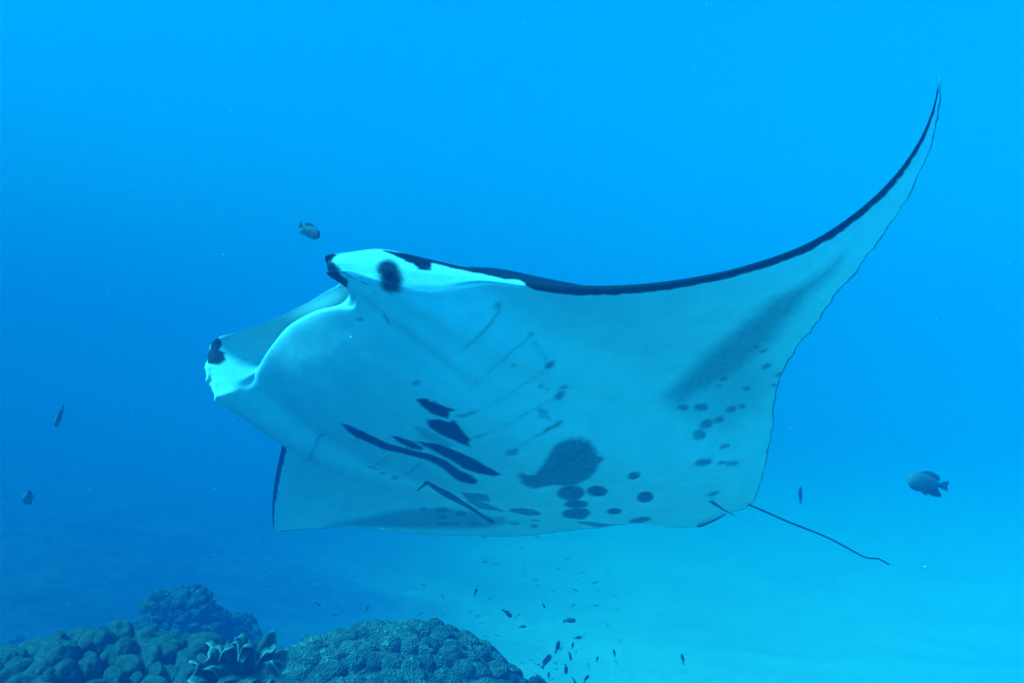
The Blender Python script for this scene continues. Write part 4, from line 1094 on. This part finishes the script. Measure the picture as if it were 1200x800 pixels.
def fish_parts(kind):
    if kind in FISH_PARTS:
        return FISH_PARTS[kind]
    if kind == 'damselfish':
        b = fish_body_mesh('damselfish_body', 1, .44, .20, blunt=.62)
        b.materials.append(FISH_GREY)
        tail = fin_mesh('damselfish_tail', [(-.27, .05), (-.34, .085), (-.50, .125), (-.485, .02), (-.46, -.02), (-.48, -.06), (-.49, -.105), (-.35, -.085), (-.27, -.05)], .012)
        dor = fin_mesh('damselfish_dorsal', [(.24, .19), (.14, .262), (0, .282), (-.14, .255), (-.25, .20), (-.285, .145), (-.27, .10), (-.20, .06), (-.05, .10), (.10, .15)], .010)
        anal = fin_mesh('damselfish_anal', [(.06, -.20), (-.06, -.255), (-.20, -.275), (-.32, -.262), (-.345, -.215), (-.29, -.15), (-.23, -.06), (-.08, -.08)], .010)
        pelv = fin_mesh('damselfish_pelvic', [(.18, -.16), (.12, -.245), (.03, -.272), (.04, -.16)], .010)
        pect = fin_mesh('damselfish_pectoral', [(.17, .03), (.12, .06), (.02, .05), (-.01, .0), (.04, -.05), (.13, -.03)], .006)
        eye = np_mesh('damselfish_eye', ICO2 * .026, ICO2F)
        eye.materials.append(EYE)
        for f in (tail, dor, anal, pelv, pect):
            f.materials.append(FIN_DARK)
        parts = [('fish_body', b, (0, 0, 0)), ('tail_fin', tail, (0, 0, 0)), ('dorsal_fin', dor, (0, 0, 0)),
                 ('anal_fin', anal, (0, 0, 0)), ('pelvic_fin', pelv, (0, .02, 0)), ('pelvic_fin', pelv, (0, -.02, 0)),
                 ('pectoral_fin', pect, (0, .097, -.02)), ('pectoral_fin', pect, (0, -.097, -.02)),
                 ('eye', eye, (.345, .058, .045)), ('eye', eye, (.345, -.058, .045))]
    else:
        b = fish_body_mesh('small_fish_body', 1, .34, .17, 22, 14, .60)
        b.materials.append(FISH_DARK)
        tail = fin_mesh('small_fish_tail', [(-.26, .04), (-.50, .15), (-.44, .0), (-.50, -.15), (-.26, -.04)], .014)
        dor = fin_mesh('small_fish_dorsal', [(.18, .14), (.05, .22), (-.15, .19), (-.24, .09), (-.1, .11)], .010)
        for f in (tail, dor):
            f.materials.append(FIN_DARK)
        parts = [('fish_body', b, (0, 0, 0)), ('tail_fin', tail, (0, 0, 0)), ('dorsal_fin', dor, (0, 0, 0))]
    FISH_PARTS[kind] = parts
    return parts


def place_fish(kind, name, loc, length, heading, toward, roll, label, group=None):
    """heading: degrees in the picture's upright plane (0 right, 90 up); toward: degrees turned to the viewer; roll about its axis."""
    root = empty(name)
    h, t = math.radians(heading), math.radians(toward)
    f = Vector((math.cos(h) * math.cos(t), -math.sin(t), math.sin(h) * math.cos(t)))
    upv = Vector((0, 0, 1)) if abs(f.z) < .9 else Vector((1, 0, 0))
    side = upv.cross(f).normalized()
    u2 = f.cross(side)
    R3 = Matrix((f, side, u2)).transposed() @ Matrix.Rotation(math.radians(roll), 3, 'X')
    root.matrix_world = Matrix.Translation(loc) @ R3.to_4x4() @ Matrix.Scale(length, 4)
    tag(root, label, 'fish', group)
    for pn, me, off in fish_parts(kind):
        o = link_mesh(pn, me, root)
        o.location = off
    return root


for a in DAMSELS:
    place_fish('damselfish', 'damselfish', *a)
for x, y, z, L, ang, label in SMALL_FISH:
    place_fish('small', 'small_fish', (x, y, z), L * 1.12, ang, rng.uniform(-25, 25), rng.uniform(-30, 30), label, 'small dark fish over the reef')


def make_school():
    b = fish_body_mesh('schooling_fish', 1, .26, .14, 12, 8, .6)
    n0 = len(b.vertices)
    co = np.empty(n0 * 3, np.float32)
    b.vertices.foreach_get('co', co)
    tris = np.array([p.vertices[:] for p in b.polygons])
    V = co.reshape(-1, 3)
    tail = np.array([(-.26, .012, .03), (-.5, 0, .13), (-.42, 0, 0), (-.5, 0, -.13), (-.26, -.012, -.03)])
    tf = np.array([[0, 1, 2], [0, 2, 4], [4, 2, 3]]) + len(V)
    me = np_mesh('schooling_fish', np.concatenate([V, tail]), np.concatenate([tris, tf]))
    me.materials.append(FISH_PALE)
    spots = []
    while len(spots) < 120:
        u, v = rng.uniform(-.36, .13), rng.uniform(.22, .395)
        d = rng.uniform(4.6, 7.5)
        right = u > .05
        if u < -.05 and v > .30 and rng.random() < .7:
            continue
        if rng.random() > (1.0 if (right and v > .30) else .55 + .45 * (v > .27)):
            continue
        spots.append((u * d, d, 3.0 - d * (v - .07), right and v > .32))
    for i, (x, y, z, steep) in enumerate(spots):
        z = max(z, float(floor_height(np.array([x]), np.array([y]))[0]) + .12)
        o = bpy.data.objects.new('schooling_fish', me)
        COL.objects.link(o)
        o.location = (x, y, z)
        yaw = rng.choice([0, math.pi]) + rng.uniform(-.7, .7)
        pit = rng.uniform(.8, 1.5) * rng.choice([-1, 1]) if steep else rng.uniform(-.6, .5)
        o.rotation_euler = (0, pit, yaw)
        s = rng.uniform(.026, .048)
        o.scale = (s, s, s)
        tag(o, 'tiny slim fish in the loose school drifting behind the corals', 'fish', 'loose school of tiny fish behind the corals')


make_school()


def make_marine_snow():
    n = 190
    d = rng.uniform(.9, 6.0, n)
    P = np.stack([rng.uniform(-.75, .75, n) * d, d, 3.0 + rng.uniform(-.38, .50, n) * d], 1)
    s = rng.uniform(.0005, .0013, n) * np.where(rng.random(n) < .04, 1.6, 1)
    W = ICO1[None] * (rng.uniform(.6, 1.3, (n, 1, 3)) * s[:, None, None]) + P[:, None]
    F = (ICO1F[None] + np.arange(n)[:, None, None] * len(ICO1)).reshape(-1, 3)
    o = link_mesh('marine_snow', np_mesh('marine_snow', W.reshape(-1, 3), F), None, SNOW)
    tag(o, 'pale drifting specks in the water', None, None, 'stuff')


make_marine_snow()


def make_slender_fish():
    root = empty('slender_fish', Matrix([[*np.array(MANTA_AXES)[i], MANTA_LOC[i]] for i in range(3)] + [[0, 0, 0, 1]]))
    tag(root, 'thin stick-like dark fish slanting close under the manta belly', 'fish')
    p = smooth_path(SLENDER_PATH, 50)
    s = np.linspace(0, 1, 50)
    r = np.interp(s, [0, .05, .12, .35, .6, .86, .92, .96, 1], [.0030, .0048, .0062, .0105, .0062, .0034, .0072, .0060, .0014])
    V, Q = tube(p, r, 12)
    link_mesh('fish_body', np_mesh('slender_fish_body', V, Q), root, FISH_DARK)
    a, d = p[0], p[0] - p[4]
    d = d / np.linalg.norm(d)
    side = np.array(SLENDER_SIDE)
    for sg, ln in ((1, .016), (-1, .034)):
        q = smooth_path([a - d * .004, a + d * .012 + side * sg * ln * .45, a + d * .014 + side * sg * ln], 12)
        V, Q = tube(q, np.interp(np.linspace(0, 1, 12), [0, .4, 1], [.0075, .008, .0015]), 8, .5)
        link_mesh('tail_fin', np_mesh('slender_fish_tail', V, Q), root, FIN_DARK)


make_slender_fish()


# ------------------------------------------------------------------ the water itself: one closed body of even density
def make_haze():
    (x0, x1), (y0, y1), (z0, z1) = HAZE_BOX
    V = np.array([(x, y, z) for x in (x0, x1) for y in (y0, y1) for z in (z0, z1)], float)
    F = np.array([(0, 1, 3, 2), (4, 6, 7, 5), (0, 4, 5, 1), (2, 3, 7, 6), (0, 2, 6, 4), (1, 5, 7, 3)])
    me = np_mesh('haze', V, F, False)
    m = bpy.data.materials.new('sea_water')
    m.use_nodes = True
    nd = m.node_tree.nodes
    nd.clear()
    out = nd.new('ShaderNodeOutputMaterial')
    vol = nd.new('ShaderNodeVolumePrincipled')
    vol.inputs['Color'].default_value = (*HAZE_COLOR, 1)
    vol.inputs['Absorption Color'].default_value = (*HAZE_ABSORB, 1)
    vol.inputs['Density'].default_value = HAZE_DENSITY
    vol.inputs['Density Attribute'].default_value = ''
    vol.inputs['Temperature Attribute'].default_value = ''
    vol.inputs['Anisotropy'].default_value = HAZE_G
    m.node_tree.links.new(vol.outputs[0], out.inputs['Volume'])
    me.materials.append(m)
    o = link_mesh('haze', me)
    tag(o, None, None, None, 'stuff')


make_haze()
